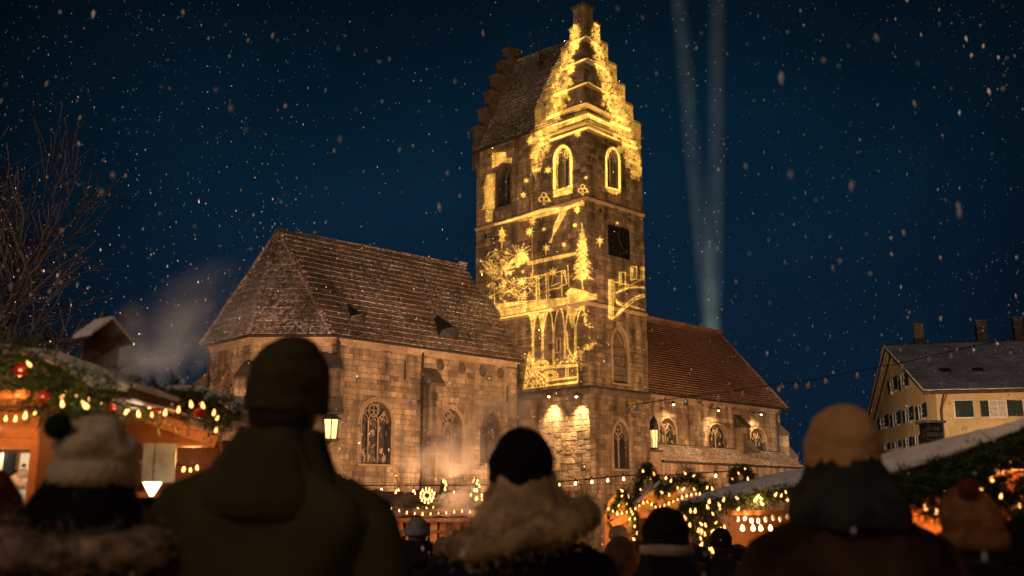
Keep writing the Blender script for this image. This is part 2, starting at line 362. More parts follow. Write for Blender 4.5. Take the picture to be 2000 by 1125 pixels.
def tile_roof(th, O3, a, bdir, poly, row, tw, m, name='roof_tiles', thick=.055, lift=.06, off=(0, 0, 0)):
    """real tiles laid in courses over a planar polygon given in (along eave, up slope)"""
    a = Vector(a).normalized(); bdir = Vector(bdir).normalized(); n = a.cross(bdir).normalized()
    if n.z < 0: n = -n
    O3 = Vector(O3) - Vector(off); b = MB()
    tmax = max(p[1] for p in poly); tmin = min(p[1] for p in poly); t = tmin; r = 0
    def span(t):
        xs = []
        for i in range(len(poly)):
            p, q = poly[i], poly[(i + 1) % len(poly)]
            if (p[1] - t) * (q[1] - t) <= 0 and p[1] != q[1]: xs.append(p[0] + (q[0] - p[0]) * (t - p[1]) / (q[1] - p[1]))
        return (min(xs), max(xs)) if len(xs) > 1 else None
    while t < tmax:
        sp_ = span(min(t + row * .5, tmax - .01))
        if sp_:
            s = sp_[0] - (tw / 2 if r % 2 else 0)
            while s < sp_[1]:
                s0, s1 = max(s, sp_[0]), min(s + tw, sp_[1])
                if s1 - s0 > .02:
                    g = .006; lf = lift + random.uniform(-.008, .012); jt = random.uniform(-.012, .012)
                    base = O3 + a * (s0 + g); e = a * (s1 - s0 - 2 * g)
                    p0 = base + bdir * (t + jt) + n * lf; p1 = base + bdir * (t + row * 1.06) + n * .004
                    q0 = p0 + n * thick; q1 = p1 + n * thick * .6
                    b.add([p0, p0 + e, p1 + e, p1, q0, q0 + e, q1 + e, q1], [(4, 5, 6, 7), (0, 1, 5, 4), (0, 4, 7, 3), (1, 2, 6, 5)])
                s += tw
        t += row; r += 1
    b.build(name, M[m], th, kind='stuff')
    u = MB(); u.add([O3 + a * p[0] + bdir * p[1] for p in poly], [tuple(range(len(poly)))]); u.build('roof_deck', M['darkwood'], th)
def cap_row(th, p, q, r, m, name, step=.42):
    b = MB(); p = Vector(p); q = Vector(q); L = (q - p).length; k = max(1, int(L / step)); d = (q - p) / k
    for i in range(k):
        a = p + d * i; b.tube([a, a + d * .97], [r * 1.12, r * .92], 7)
    b.build(name, M[m], th, kind='stuff')

# ------------------------------------------------------------------ ground
b = MB(); ys = [-60, 2.2, 6, 10, 16, 22.2, 40, 90, 1500]; xs = [-1500, -60, -20, 0, 20, 60, 1500]
vs = [(x, y, ground_z(y)) for y in ys for x in xs]; nx = len(xs)
b.add(vs, [(j * nx + i, j * nx + i + 1, (j + 1) * nx + i + 1, (j + 1) * nx + i) for j in range(len(ys) - 1) for i in range(nx - 1)])
M['ground'] = mat('trodden_snowy_paving', (.10, .08, .07), noise=([(.7, .5, 1.5), (8, .7, 1.3)], 'w'), bump=.02, snow=(2.5, .5, .15, .6))
b.build('ground', M['ground'], kind='structure')

# ------------------------------------------------------------------ church tower
W, W2 = 9.45, 5.2
def church_thing(name, u, v, label, cat):
    p = CH.w(u, v, GCH); return thing(name, p, label, cat, rotz=CH.a), (u, v, GCH)
tower, TO = church_thing('church_tower', 0, 0, 'tall sandstone church tower with stepped gables lit by golden Christmas projections', 'church tower')
ztop_l = CH.onU(1044, 262, 0)[1]       # eaves
zE = 24.1
# openings on the left (choir-side) face: s measured from v=W towards v=0
def opU(cx, hwpx, ybot, yspr, yap):
    v, zb = CH.onU(cx, ybot, 0); va, _ = CH.onU(cx - hwpx, ybot, 0); vb, _ = CH.onU(cx + hwpx, ybot, 0)
    return Opening(W - v, abs(va - vb) / 2, zb, CH.onU(cx, yspr, 0)[1], CH.onU(cx, yap, 0)[1])
def opV(cx, hwpx, ybot, yspr, yap, vv, u0=0):
    u, zb = CH.onV(cx, ybot, vv); ua, _ = CH.onV(cx - hwpx, ybot, vv); ub, _ = CH.onV(cx + hwpx, ybot, vv)
    return Opening(u - u0, abs(ua - ub) / 2, zb, CH.onV(cx, yspr, vv)[1], CH.onV(cx, yap, vv)[1])
oL1 = opU(984.5, 13, 402, 345, 323); oL2 = opU(1099.5, 14.5, 366, 312, 289)
oR1 = opV(1197, 11, 367, 312, 291, 0)
oSlitA = Opening(W - CH.onU(1092, 680, 0)[0], .10, CH.onU(1092, 686, 0)[1], 99, CH.onU(1092, 662, 0)[1]); oSlitA.zs = oSlitA.za
oNiche = opV(1212, 14, 748, 672, 641, 0)
oLow = opV(1214, 15, 915, 858, 823, 0)
WL = Wall(tower, (0, W), (0, -1), W, GCH, zE, TO); WL.m = Matrix.Translation(Vector((0, W, -GCH))) @ Matrix.Rotation(WL.ang, 4, 'Z')
WR = Wall(tower, (0, 0), (1, 0), W2, GCH, zE + .5, TO); WR.m = Matrix.Translation(Vector((0, 0, -GCH)))
zS = [CH.onU(1158, 757, 0)[1], CH.onU(1156, 588, 0)[1], CH.onU(1150, 383, 0)[1]]
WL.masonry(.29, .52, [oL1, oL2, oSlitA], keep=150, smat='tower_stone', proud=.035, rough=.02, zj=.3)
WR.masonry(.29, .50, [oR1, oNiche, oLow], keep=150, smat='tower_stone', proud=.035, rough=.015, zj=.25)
WL.window(oL1, 2, trim='darktrim'); WL.window(oL2, 2); WR.window(oR1, 2)
WL.window(oSlitA, 0, sur=.08)
WR.window(oNiche, 1, blind=True, glass='mortar', depth=.22, name='niche', rose=False); WR.window(oLow, 2, trim='trim')
# hidden sides, with the same stone
bb = MB(); bb.box(.45, W2, .45, W - .01, 0, zE - GCH); bb.build('tower_core', M['tower_stone'], tower)
for i, z in enumerate(zS):
    hh = .34 if i == 0 else .2
    c = MB(); pr = .16 if i == 0 else .11
    prof = [(0, -hh), (pr * .4, -hh * .8), (pr, -hh * .25), (pr, 0), (0, hh * .5)]
    for dx in (0,):
        rings = []
        for (px_, pz) in prof:
            pass
    # L-shaped moulding with mitred corner, swept round left face, right face
    ring = []
    for corner, nrm in (((0, W), (-1, 0)), ((0, 0), (-1, -1)), ((W2, 0), (0, -1))):
        ring.append([(corner[0] + nrm[0] * (o + .03), corner[1] + nrm[1] * (o + .03), z + dz - GCH) for o, dz in prof])
    c.rings(ring); c.build('string_course', M['trim'] if i else M['darktrim'], tower)
# plinth of rough rubble below the first string course (reads strongly under the two lamps)
# clock
cu0, cz1 = CH.onV(1186, 438, 0); cu1, cz0 = CH.onV(1227, 508, 0); cz1 = CH.onV(1206, 446, 0)[1]; cz0 = CH.onV(1206, 503, 0)[1]
b = WR.mb(); b.box(cu0, cu1, -.14, -.04, cz0, cz1); ck = b.build('clock', mat('black_clock_board', (.008, .008, .009), rough=.35), tower)
b = WR.mb(); cc = ((cu0 + cu1) / 2, (cz0 + cz1) / 2); rr = min(cu1 - cu0, cz1 - cz0) * .42
mk = mat('dull_gilt', (.045, .034, .022), rough=.5)
for h in range(12):
    a = h * math.pi / 6; b.beam((cc[0] + rr * .84 * math.sin(a), -.15, cc[1] + rr * .84 * math.cos(a)), (cc[0] + rr * math.sin(a), -.15, cc[1] + rr * math.cos(a)), .05, .02, (0, 1, 0))
b.build('hour_marks', mk, ck)
b = WR.mb(); b.beam((cc[0], -.17, cc[1]), (cc[0] - rr * .25, -.17, cc[1] + rr * .8), .06, .02, (0, 1, 0)); b.build('minute_hand', mk, ck)
b = WR.mb(); b.beam((cc[0], -.19, cc[1]), (cc[0] + rr * .3, -.19, cc[1] - rr * .45), .08, .02, (0, 1, 0)); b.build('hour_hand', mk, ck)
# putlog holes
for (x, y) in ((951, 495), (980, 700), (949, 462), (985, 735)):
    v, z = CH.onU(x, y, 0); b = WL.mb(); b.box(W - v - .1, W - v + .1, -.045, -.02, z - .13, z + .13); b.build('putlog_hole', M['iron'], tower)
for (x, y) in ((1172, 412), (1180, 425), (1228, 430), (1203, 407), (1229, 418)):
    u, z = CH.onV(x, y, 0); b = WR.mb(); b.box(u - .09, u + .09, -.055, -.03, z - .11, z + .11); b.build('putlog_hole', M['iron'], tower)
# stepped gables wrapping the near corner
GL = [(4.15, 25.5), (3.38, 26.6), (2.62, 27.65), (1.85, 28.7), (1.11, 29.7), (.35, 29.7)]
def half_gable(Wl, smat, steps, s_of, nm):
    # steps: (distance from the corner where the step starts, its top); masonry in each step
    zprev = zE
    for k, (d, zt) in enumerate(steps):
        w = Wall(tower, (0, 0), (1, 0), d, zprev, zt); w.ang = Wl.ang
        w.m = Wl.m @ Matrix.Translation(Vector((s_of - d if s_of else 0, 0, 0)))
        w.masonry(.30, .46, keep=12, smat=smat, proud=.04, rough=.015, thick=.5, zj=.1)
        d2 = steps[k + 1][0] if k + 1 < len(steps) else 0
        c = Wl.mb(); x0, x1 = (s_of - d - .06, s_of - d2 + .02) if s_of else (d2 - .02, d + .06)
        c.add([(x0, -.12, zt), (x1, -.12, zt), (x1, .6, zt), (x0, .6, zt), (x0, -.12, zt + .08), (x1, -.12, zt + .08), (x1, .6, zt + .08), (x0, .6, zt + .08), (x0, .24, zt + .26), (x1, .24, zt + .26)],
              [(0, 3, 2, 1), (0, 1, 5, 4), (2, 3, 7, 6), (4, 5, 9, 8), (8, 9, 6, 7), (0, 4, 8, 7, 3), (1, 2, 6, 9, 5)])
        c.build('coping_stone', M['darktrim'], tower)
        zprev = zt
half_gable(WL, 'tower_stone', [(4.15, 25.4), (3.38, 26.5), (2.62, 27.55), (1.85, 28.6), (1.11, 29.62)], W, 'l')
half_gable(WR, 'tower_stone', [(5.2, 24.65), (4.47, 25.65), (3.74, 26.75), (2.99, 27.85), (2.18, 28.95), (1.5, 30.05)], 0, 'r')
# ledges across the gables
for y, dl, dr in ((190, 1.0, 1.3), (305, 1.6, 2.0), (430, 2.4, 2.9), (537, 3.0, 4.0), (580, 3.0, 4.1), (640, 3.6, 4.6), (665, 3.7, 4.7)):
    z = CH.onU(1149, y / 2.6775, 0)[1]; h = .16
    c = MB(); prof = [(0, -h), (.13, -h * .2), (.13, h * .2), (0, h)]
    ring = [[(cx + nx_ * (o + .035), cy + ny_ * (o + .035), z + dz - GCH) for o, dz in prof] for (cx, cy), (nx_, ny_) in (((0, dl), (-1, 0)), ((0, 0), (-1, -1)), ((dr, 0), (0, -1)))]
    c.rings(ring); c.build('ledge', M['trim'], tower)
# corner pinnacle
b = MB(); b.box(-.16, .68, -.16, .68, 28.9 - GCH, 30.75 - GCH); b.build('pinnacle', M['tower_stone'], tower)
b = MB(); b.box(-.26, .78, -.26, .78, 30.75 - GCH, 30.9 - GCH); b.add([(-.2, -.2, 30.9 - GCH), (.72, -.2, 30.9 - GCH), (.72, .72, 30.9 - GCH), (-.2, .72, 30.9 - GCH), (.26, .26, 31.2 - GCH)], [(0, 1, 4), (1, 2, 4), (2, 3, 4), (3, 0, 4)])
b.build('pinnacle_cap', M['darktrim'], tower)
# roof between the gables
R1 = (3.43, 9.2, 31.45); v2, z2 = CH.onU(1116, 80, 3.43); R2 = (3.43, max(v2, 1.2), z2)
eL = zE + .1
O3 = Vector((-.25, W + .05, eL - GCH - .35)); adir = Vector((0, -1, 0)); up = Vector((R1[0] + .25, 0, R1[2] - eL + .35)); sl = up.length
tile_roof(tower, O3, adir, up, [(0, 0), (W + .05 - .6, 0), (W + .05 - R2[1] + .2, sl * (R2[2] - eL) / (R1[2] - eL)), (0, sl)], .30, .26, 'tile')
b = MB(); b.add([(Vector(p) - Vector((0, 0, GCH))) for p in (R2, (.5, .5, eL), (W2, .5, eL), R1, (W2 + 1.0, .5, eL), (W2 + 1.0, W, eL))], [(0, 1, 4), (0, 4, 5, 3)])
b.build('rear_roof', M['tile'], tower)
cap_row(tower, Vector(R1) - Vector((0, 0, GCH)), Vector(R2) - Vector((0, 0, GCH)), .12, 'tile', 'ridge_tiles')
b = MB(); b.tube([(-.42, W, eL - GCH - .38), (-.42, 4.2, eL - GCH - .38)], .09, 7); b.build('gutter', M['iron'], tower)
# far stepped gable
fs = [(-.08, .42, 25.6), (.42, .98, 27.0), (.98, 1.5, 28.4), (1.5, 2.1, 29.75), (2.1, 2.7, 30.9), (2.7, 3.8, 32.1), (3.8, 4.7, 30.9), (4.7, 5.4, 29.4)]
for a_, b_, zt in fs:
    b = MB(); b.box(a_ - .02, b_, W - .35, W + .35, zE - 1.2 - GCH, zt - GCH); b.build('gable_step', M['darktrim'], tower)
    b = MB(); b.box(a_ - .1, b_ + .06, W - .45, W + .45, zt - GCH, zt + .14 - GCH); b.box(a_ + .04, b_ - .06, W - .25, W + .25, zt + .14 - GCH, zt + .3 - GCH); b.build('coping_stone', M['darktrim'], tower)
# weather cross on the roof
v_, z_ = CH.onU(1056, 130, 2.3)
b = MB(); b.tube([(2.2, v_, z_ - .3 - GCH), (2.2, v_, z_ + 2.0 - GCH)], .04, 6); b.ball((2.2, v_, z_ + .2 - GCH), .2); b.beam((2.2, v_ - .35, z_ + 1.6 - GCH), (2.2, v_ + .35, z_ + 1.6 - GCH), .05, .05); b.build('weather_cross', M['iron'], tower)

# ------------------------------------------------------------------ church choir
VS = 5.54; ZC = 9.86; UC = -13.34
choir, CO = church_thing('church_choir', -8, VS, 'sandstone choir with polygonal end and steep snow dusted tiled roof left of tower', 'church choir')
OFF = Vector((-8, VS, GCH))
def sub(p): return Vector(p) - OFF
P0 = Vector((UC, VS)); P1 = Vector((UC - 2.72, VS + 2.72)); P2 = Vector((UC - 2.72, VS + 2.72 + 4.75)); P3 = Vector((UC, P2.y + 2.72)); 
VM = (P0.y + P3.y) / 2
def cwall(a, b, z1=ZC):
    d = (b - a); L = d.length; d.normalize(); w = Wall(choir, a, d, L, GCH, z1)
    w.m = Matrix.Translation(Vector((a.x, a.y, 0)) - Vector((OFF.x, OFF.y, GCH))) @ Matrix.Rotation(w.ang, 4, 'Z'); return w
WS = cwall(P0, Vector((-.02, VS)))
def opC(*a): return opV(*a, VS, UC)
ow = [opC(733, 29, 905, 822, 783), opC(880, 22, 905, 838, 797), opC(958, 16, 905, 848, 805)]
WS.masonry(.28, .58, ow, keep=160, zj=.2, proud=.025, rough=.008, joint=.02)
WS.window(ow[0], 3, glass='stained', sur=.22, depth=.38); WS.window(ow[1], 3, glass='stained', sur=.2, depth=.38); WS.window(ow[2], 2, glass='stained', sur=.2, depth=.38, trim='darktrim')
WB = cwall(P1, P0); WB.masonry(.28, .56, [], keep=60, proud=.025, rough=.008)
WCc = cwall(P2, P1)
cvc, czb = CH.onU(443, 800, P1.x); oc = Opening(P2.y - cvc, .62, czb - .8, CH.onU(443, 765, P1.x)[1], CH.onU(443, 728, P1.x)[1])
WCc.masonry(.28, .56, [oc], keep=60, proud=.025, rough=.008); WCc.window(oc, 2, glass='stained', sur=.16)
WD = cwall(P3, P2); WD.masonry(.36, .8, [], keep=0, proud=.025)
b = MB(); b.box(-13.2 + 8, 8, .5, P3.y - VS, 0, ZC - GCH - .1); b.build('choir_core', M['stone'], choir)
# cornice around
b = MB(); prof = [(0, -.42), (.08, -.36), (.12, -.12), (.26, -.06), (.28, .1), (0, .12)]
def mit(p, q, r_):
    d1 = (q - p).normalized() if p is not None else None; d2 = (r_ - q).normalized() if r_ is not None else None
    n1 = Vector((-d1.y, d1.x)) if d1 else None; n2 = Vector((-d2.y, d2.x)) if d2 else None
    if n1 is None: return n2
    if n2 is None: return n1
    m_ = (n1 + n2).normalized(); return m_ / m_.dot(n1)
chain = [Vector((-.02, VS)), P0, P1, P2, P3]
ring = []
for i, p in enumerate(chain):
    nn = mit(chain[i - 1] if i else None, p, chain[i + 1] if i + 1 < len(chain) else None) * -1
    ring.append([sub((p.x + nn.x * -o, p.y + nn.y * -o, ZC + dz)) for o, dz in prof])
# outward is to the left of travel here: check sign by the first normal
if ring[0][2].y > ring[0][0].y:
    ring = []
    for i, p in enumerate(chain):
        nn = mit(chain[i - 1] if i else None, p, chain[i + 1] if i + 1 < len(chain) else None)
        ring.append([sub((p.x + nn.x * -o, p.y + nn.y * -o, ZC + dz)) for o, dz in prof])
b.rings(ring); b.build('cornice', M['trim'], choir)
# roof
au, az_ = CH.onV(545, 452, VM); APEX = Vector((au, VM, az_)); RZ = az_ + .25
RID = Vector((.05, VM, RZ)); OV = .38; ZE = ZC - .02
c0 = Vector((UC - OV * .41, VS - OV, ZE)); c1 = Vector((P1.x - OV, P1.y - OV * .41, ZE)); c2 = Vector((P2.x - OV, P2.y + OV * .41, ZE)); c3 = Vector((UC - OV * .41, P3.y + OV, ZE)); e0 = Vector((-.02, VS - OV, ZE)); e3 = Vector((-.02, P3.y + OV, ZE))
def plane_roof(th, A, B, pts, row, tw, m, off, **k):
    A = Vector(A); B = Vector(B); a = (B - A).normalized(); P = Vector(pts[0]); n = a.cross(P - A).normalized(); up = n.cross(a)
    if up.z < 0: up = -up
    poly = [(0, 0), ((B - A).length, 0)] + [((Vector(p) - A).dot(a), (Vector(p) - A).dot(up)) for p in pts]
    tile_roof(th, A, a, up, poly, row, tw, m, off=off, **k)
plane_roof(choir, c0, e0, [RID, APEX], .44, .32, 'tile', OFF)
plane_roof(choir, c1, c0, [APEX], .44, .32, 'tile', OFF)
plane_roof(choir, c2, c1, [APEX], .44, .32, 'tile', OFF)
plane_roof(choir, c3, c2, [APEX], .5, .5, 'tile', OFF)
plane_roof(choir, e3, c3, [APEX, RID], .5, .5, 'tile', OFF)
up_ = Vector((0, 0, .06))
for p_, nm in ((c0, 'hip_tiles'), (c1, 'hip_tiles'), (c2, 'hip_tiles')): cap_row(choir, sub(p_) + up_, sub(APEX) + up_, .17, 'tile', nm)
cap_row(choir, sub(APEX) + up_, sub(RID) + up_, .13, 'tile', 'ridge_tiles')
b = MB(); b.tube([sub(APEX), sub(APEX) + Vector((0, 0, 1.0))], .02, 5); b.ball(sub(APEX) + Vector((0, 0, .15)), .1); b.build('finial', M['iron'], choir)
b = MB(); b.tube([sub((c0.x, c0.y - .06, ZE - .05)), sub((-.1, c0.y - .06, ZE - .05))], .075, 6); b.tube([sub((c1.x, c1.y, ZE - .05)), sub((c0.x, c0.y - .06, ZE - .05))], .075, 6); b.tube([sub((c2.x, c2.y, ZE - .05)), sub((c1.x, c1.y, ZE - .05))], .075, 6); b.build('gutter', M['iron'], choir)
# two dark roof vents (shed dormers) on the long slope
slope_n = (e0 - c0).cross(APEX - c0).normalized(); slope_n = slope_n if slope_n.z > 0 else -slope_n
def on_slope(px, py):
    r = ray(px, py); o = CH.w(c0.x, c0.y, c0.z); nw = CH.m.to_3x3() @ slope_n; t = (o - EYE).dot(nw) / r.dot(nw); P = EYE + r * t; return CH.m.inverted() @ P
for (px, py, s_) in ((697, 632, .8), (874, 662, 1.15)):
    q = on_slope(px, py); ua = Vector((1, 0, 0)); ub = (RID - e0); ub = Vector((0, ub.y, ub.z)).normalized(); nn = slope_n
    tip = q + ub * 2.1 * s_; l = q - ua * .55 * s_; r_ = q + ua * .55 * s_; lt = l + nn * .4 * s_ + ub * .15; rt = r_ + nn * .4 * s_ + ub * .15; ap = q + nn * .72 * s_ + ub * .1
    b = MB(); b.add([sub(x) for x in (l, lt, ap, rt, r_, tip)], [(1, 5, 2), (2, 5, 3), (0, 5, 1), (4, 3, 5)]); dm = b.build('roof_vent', M['iron'], choir)
    b = MB(); b.add([sub(x + ub * .05) for x in (l, r_, rt, ap, lt)], [(0, 1, 2, 3, 4)]); b.build('vent_shutter', M['iron'], dm)
    b = MB(); b.tube([sub(x) for x in (l, lt, ap, rt, r_)], .05, 5); b.build('vent_frame', M['iron'], dm)
# buttresses
def buttress(th, org, ang, off, w=.9, d=1.3, z0=GCH, zt=8.6, zl=5.2, m='stone', cap='darktrim', keep=16):
    """two-stage buttress; local x across, -y outward"""
    base = Matrix.Translation(Vector((org[0], org[1], 0)) - Vector((off[0], off[1], GCH))) @ Matrix.Rotation(ang, 4, 'Z')
    core = MB(base); core.box(-w / 2, w / 2, -d, 0, z0, zl); d2 = d * .55; core.box(-w / 2, w / 2, -d2, 0, zl, zt); o = core.build('buttress', M['mortar'], th)
    class T: pass
    for (dd, a, b_) in ((d, z0, zl), (d2, zl, zt)):
        n = int((b_ - a) / .38); h = (b_ - a) / n; sb = MB(base)
        u = unit_stone(None, '')
        for k in range(n):
            z = a + h * (k + .5)
            cut = random.uniform(.35, .65) if k % 2 else 1
            segs = [(-.5, .5)] if cut == 1 else [(-.5, cut - .5), (cut - .5, .5)]
            for s0, s1 in segs: sb.add([((s0 + s1) / 2 * w + x * ((s1 - s0) * w - .012), -dd + y * .025, z + zz * (h - .015)) for x, y, zz in u.v], u.f)
            # both sides
            for sgn in (-1, 1):
                sb.add([(sgn * w / 2 - sgn * y * .025, -dd * .5 + x * sgn * (dd - .012), z + zz * (h - .015)) for x, y, zz in u.v], u.f)
        sb.build('buttress_stones', M[m], o, kind='stuff')
    for (dd, zz, rise, back) in ((d, zl, .95, d2), (d2, zt, 1.0, 0)):
        c = MB(base); q = w / 2 + .07
        c.add([(-q, -dd - .12, zz - .02), (q, -dd - .12, zz - .02), (q, -back, zz - .02), (-q, -back, zz - .02), (-q, -dd - .12, zz + .1), (q, -dd - .12, zz + .1), (q, -back, zz + rise), (-q, -back, zz + rise)],
              [(0, 3, 2, 1), (4, 5, 6, 7), (0, 1, 5, 4), (1, 2, 6, 5), (2, 3, 7, 6), (3, 0, 4, 7)]); c.build('weathering', M[cap], o)
    return o
bu, bz = CH.onV(838, 740, VS)
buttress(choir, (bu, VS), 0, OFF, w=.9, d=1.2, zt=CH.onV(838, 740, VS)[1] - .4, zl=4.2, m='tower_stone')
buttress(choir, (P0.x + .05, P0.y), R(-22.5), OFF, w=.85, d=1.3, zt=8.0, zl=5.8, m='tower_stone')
buttress(choir, (P1.x, P1.y), R(-67.5), OFF, w=.85, d=1.3, zt=7.6, zl=5.0)
buttress(choir, (P2.x, P2.y), R(-112.5), OFF, w=.85, d=1.6, zt=7.4, zl=4.6)
# wall pieces: round plaques, iron ties, drain pipes
for (x, y) in ((860, 713), (902, 720), (942, 726), (977, 729)):
    u, z = CH.onV(x, y, VS); b = WS.mb(); s0 = u - UC
    b.rings([[(s0 + r_ * math.cos(k * math.pi / 6), yy, z + r_ * 1.25 * math.sin(k * math.pi / 6)) for k in range(12)] for r_, yy in ((.27, 0), (.25, -.07), (.18, -.07), (.16, -.035))]); b.build('round_vent', M['darktrim'], choir)
for (x, y) in ((790, 724), (990, 770)):
    u, z = CH.onV(x, y, VS); b = WS.mb(); b.box(u - UC - .05, u - UC + .05, -.06, -.03, z - .5, z + .5); b.build('iron_tie', M['iron'], choir)
b = WS.mb(); b.box(.25, .42, -.34, -.2, 0, ZC - .3); b.tube([(.34, -.2, ZC - .1), (.34, -.28, ZC - .5)], .07, 6); b.build('downpipe', M['iron'], choir)
u_, _ = CH.onV(824, 700, VS); b = WS.mb(); b.tube([(u_ - UC, -.1, ZC - .2), (u_ - UC, -.1, 0)], .06, 6); b.build('downpipe', M['iron'], choir)
v_, _ = CH.onU(414, 720, P1.x); b = WCc.mb(); b.tube([(.12, -.12, ZC - .1), (.3, -.1, ZC - .6), (.3, -.1, 0)], .06, 6); b.build('downpipe', M['iron'], choir)
u_, _ = CH.onV(1010, 740, VS); b = WS.mb(); b.tube([(u_ - UC, -.1, ZC - .2), (u_ - UC, -.1, 0)], .08, 6); b.build('downpipe', M['iron'], choir)

# ------------------------------------------------------------------ church nave (right of the tower)
ZN = CH.onV(1270, 768, VS)[1]; UNE = CH.onV(1522, 800, VS)[0]
nave, NO = church_thing('church_nave', 16, VS, 'low sandstone nave right of tower with red tiled roof and lean-to aisle', 'church nave')
OFN = Vector((16, VS, GCH))
def subn(p): return Vector(p) - OFN
U0 = W2 - .3
WN = Wall(nave, (U0, VS), (1, 0), UNE - U0, GCH, ZN); WN.m = Matrix.Translation(Vector((U0 - 16, 0, -GCH)))
def opN(*a): return opV(*a, VS, U0)
on = [opN(1305, 17, 885, 846, 817), opN(1403, 18, 888, 855, 829), opN(1482, 15.5, 892, 862, 837)]
WN.masonry(.34, .66, on, keep=200, proud=.028, rough=.012, zj=.2, joint=.022)
for o_ in on: WN.window(o_, 2, glass='stained', sur=.09, tr=.04)
VR = VS + 5.2
r0 = CH.onV(1263, 629, VR); r1 = CH.onV(1427, 659, VR); RZN = (r0[1] + r1[1]) / 2
ue = UNE
plane_roof(nave, (W2 - 1.0, VS - .4, ZN), (ue + .5, VS - .4, ZN), [(min(r1[0], ue + .1), VR, RZN), (W2 - 1.0, VR, RZN)], .27, .25, 'red_tile', OFN)
plane_roof(nave, (ue + .5, VS - .4, ZN), (ue + .5, VR + 5.6, ZN), [(min(r1[0], ue + .1), VR, RZN)], .4, .4, 'red_tile', OFN)
plane_roof(nave, (ue + .5, VR + 5.6, ZN), (W2 - 1, VR + 5.6, ZN), [(W2 - 1.0, VR, RZN), (min(r1[0], ue + .1), VR, RZN)], .5, .5, 'red_tile', OFN)
cap_row(nave, subn((W2 - 1, VR, RZN)) + up_, subn((min(r1[0], ue + .1), VR, RZN)) + up_, .14, 'red_tile', 'ridge_tiles')
cap_row(nave, subn((ue + .5, VS - .4, ZN)) + up_, subn((min(r1[0], ue + .1), VR, RZN)) + up_, .14, 'red_tile', 'hip_tiles')
b = MB(); b.tube([subn((W2, VS - .48, ZN - .04)), subn((ue + .6, VS - .48, ZN - .04))], .09, 6); b.build('gutter', M['iron'], nave)
b = MB(); b.box(W2 - 16, ue - 16 - .02, .5, 2 * (VR - VS), 0, ZN - GCH); b.build('nave_core', M['stone'], nave)
b = WN.mb(); b.box(0, ue - U0 + .05, -.12, .0, ZN - .3, ZN - .06); b.build('cornice', M['trim'], nave)
bu = CH.onV(1440, 850, VS)[0]
zlt = CH.onV(1400, 876, VS)[1]
bt = buttress(nave, (bu, VS), 0, OFN, w=.8, d=1.5, zt=CH.onV(1436, 812, VS)[1] - .9, zl=CH.onV(1440, 880, VS)[1] - .2)
bt = buttress(nave, (ue - .3, VS), R(35), OFN, w=.8, d=1.3, zt=CH.onV(1436, 812, VS)[1] - 1.2, zl=CH.onV(1440, 880, VS)[1] - .4)
b = WN.mb(); s_ = CH.onV(1516, 840, VS)[0] - U0; b.tube([(s_ + .2, -.45, ZN - .1), (s_, -.12, ZN - .6), (s_, -.12, 0)], .07, 6); b.build('downpipe', M['iron'], nave)
# lean-to aisle
VL = VS - 2.6
ul0, zl0 = CH.onV(1292, 900, VL); ul1, zl1 = CH.onV(1566, 914, VL); zlu = CH.onV(1400, 878, VS)[1]; zll = (zl0 + zl1) / 2
plane_roof(nave, (ul0, VL - .15, zll), (ul1, VL - .15, zll), [(CH.onV(1535, 893, VS)[0], VS - .04, zlu), (ul0, VS - .04, zlu)], .24, .24, 'pale_tile', OFN, name='aisle_roof_tiles')
b = MB(); b.tube([subn((ul0 - .1, VL - .22, zll - .05)), subn((ul1, VL - .22, zll - .05))], .08, 6); b.build('gutter', M['iron'], nave)
WA = Wall(nave, (ul0, VL), (1, 0), ul1 - ul0 - .3, GCH, zll - .05); WA.m = Matrix.Translation(Vector((ul0 - 16, VL - VS, -GCH)))
WA.masonry(.4, .85, [], keep=60, proud=.03, rough=.01)
b = WN.mb(); b.box(0, ue - U0, -.1, 0, zlu + .02, zlu + .16); b.build('flashing', M['darktrim'], nave)
# pier at the tower foot carrying the tall lantern
pu0, pz = CH.onV(1266, 882, VL - .4); pu1, _ = CH.onV(1291, 882, VL - .4)
b = MB(); b.box(pu0 - 16, pu1 - 16, VL - .4 - VS, 0, 0, pz - GCH); b.build('pier', M['trim'], nave)
b = MB(); b.box(pu0 - 16 - .08, pu1 - 16 + .08, VL - .5 - VS, .02, pz - GCH, pz - GCH + .15); b.build('pier_cap', M['darktrim'], nave)

# ------------------------------------------------------------------ the Christmas light projection: a projector on the square
AX0, AY0, AS = 900, 0, 2.0; AW, AH = int(400 * AS), int(800 * AS)
art = np.zeros((AH, AW), np.float32); rng = np.random.RandomState(5)
def T1(p): return (900 + p[0] / 2.6775, p[1] / 2.6775)
def T2(p): return (900 + p[0] / 2.6775, 380 + p[1] / 2.6775)
def pix(p): return ((p[0] - AX0) * AS, (p[1] - AY0) * AS)
def fill(poly, val=1.0, T=None, rough=0):
    P = np.array([pix(T(p) if T else p) for p in poly], np.float32)
    x0, y0 = np.maximum(np.floor(P.min(0)).astype(int) - 1, 0); x1, y1 = np.minimum(np.ceil(P.max(0)).astype(int) + 2, [AW, AH])
    if x1 <= x0 or y1 <= y0: return
    yy, xx = np.mgrid[y0:y1, x0:x1].astype(np.float32) + .5; ins = np.zeros(xx.shape, bool); n = len(P)
    for i in range(n):
        xa, ya = P[i]; xb, yb = P[(i + 1) % n]
        if ya == yb: continue
        ins ^= ((ya > yy) != (yb > yy)) & (xx < (xb - xa) * (yy - ya) / (yb - ya) + xa)
    a = art[y0:y1, x0:x1]
    if val >= 0: np.maximum(a, ins * val, out=a)
    else: a[ins] = 0
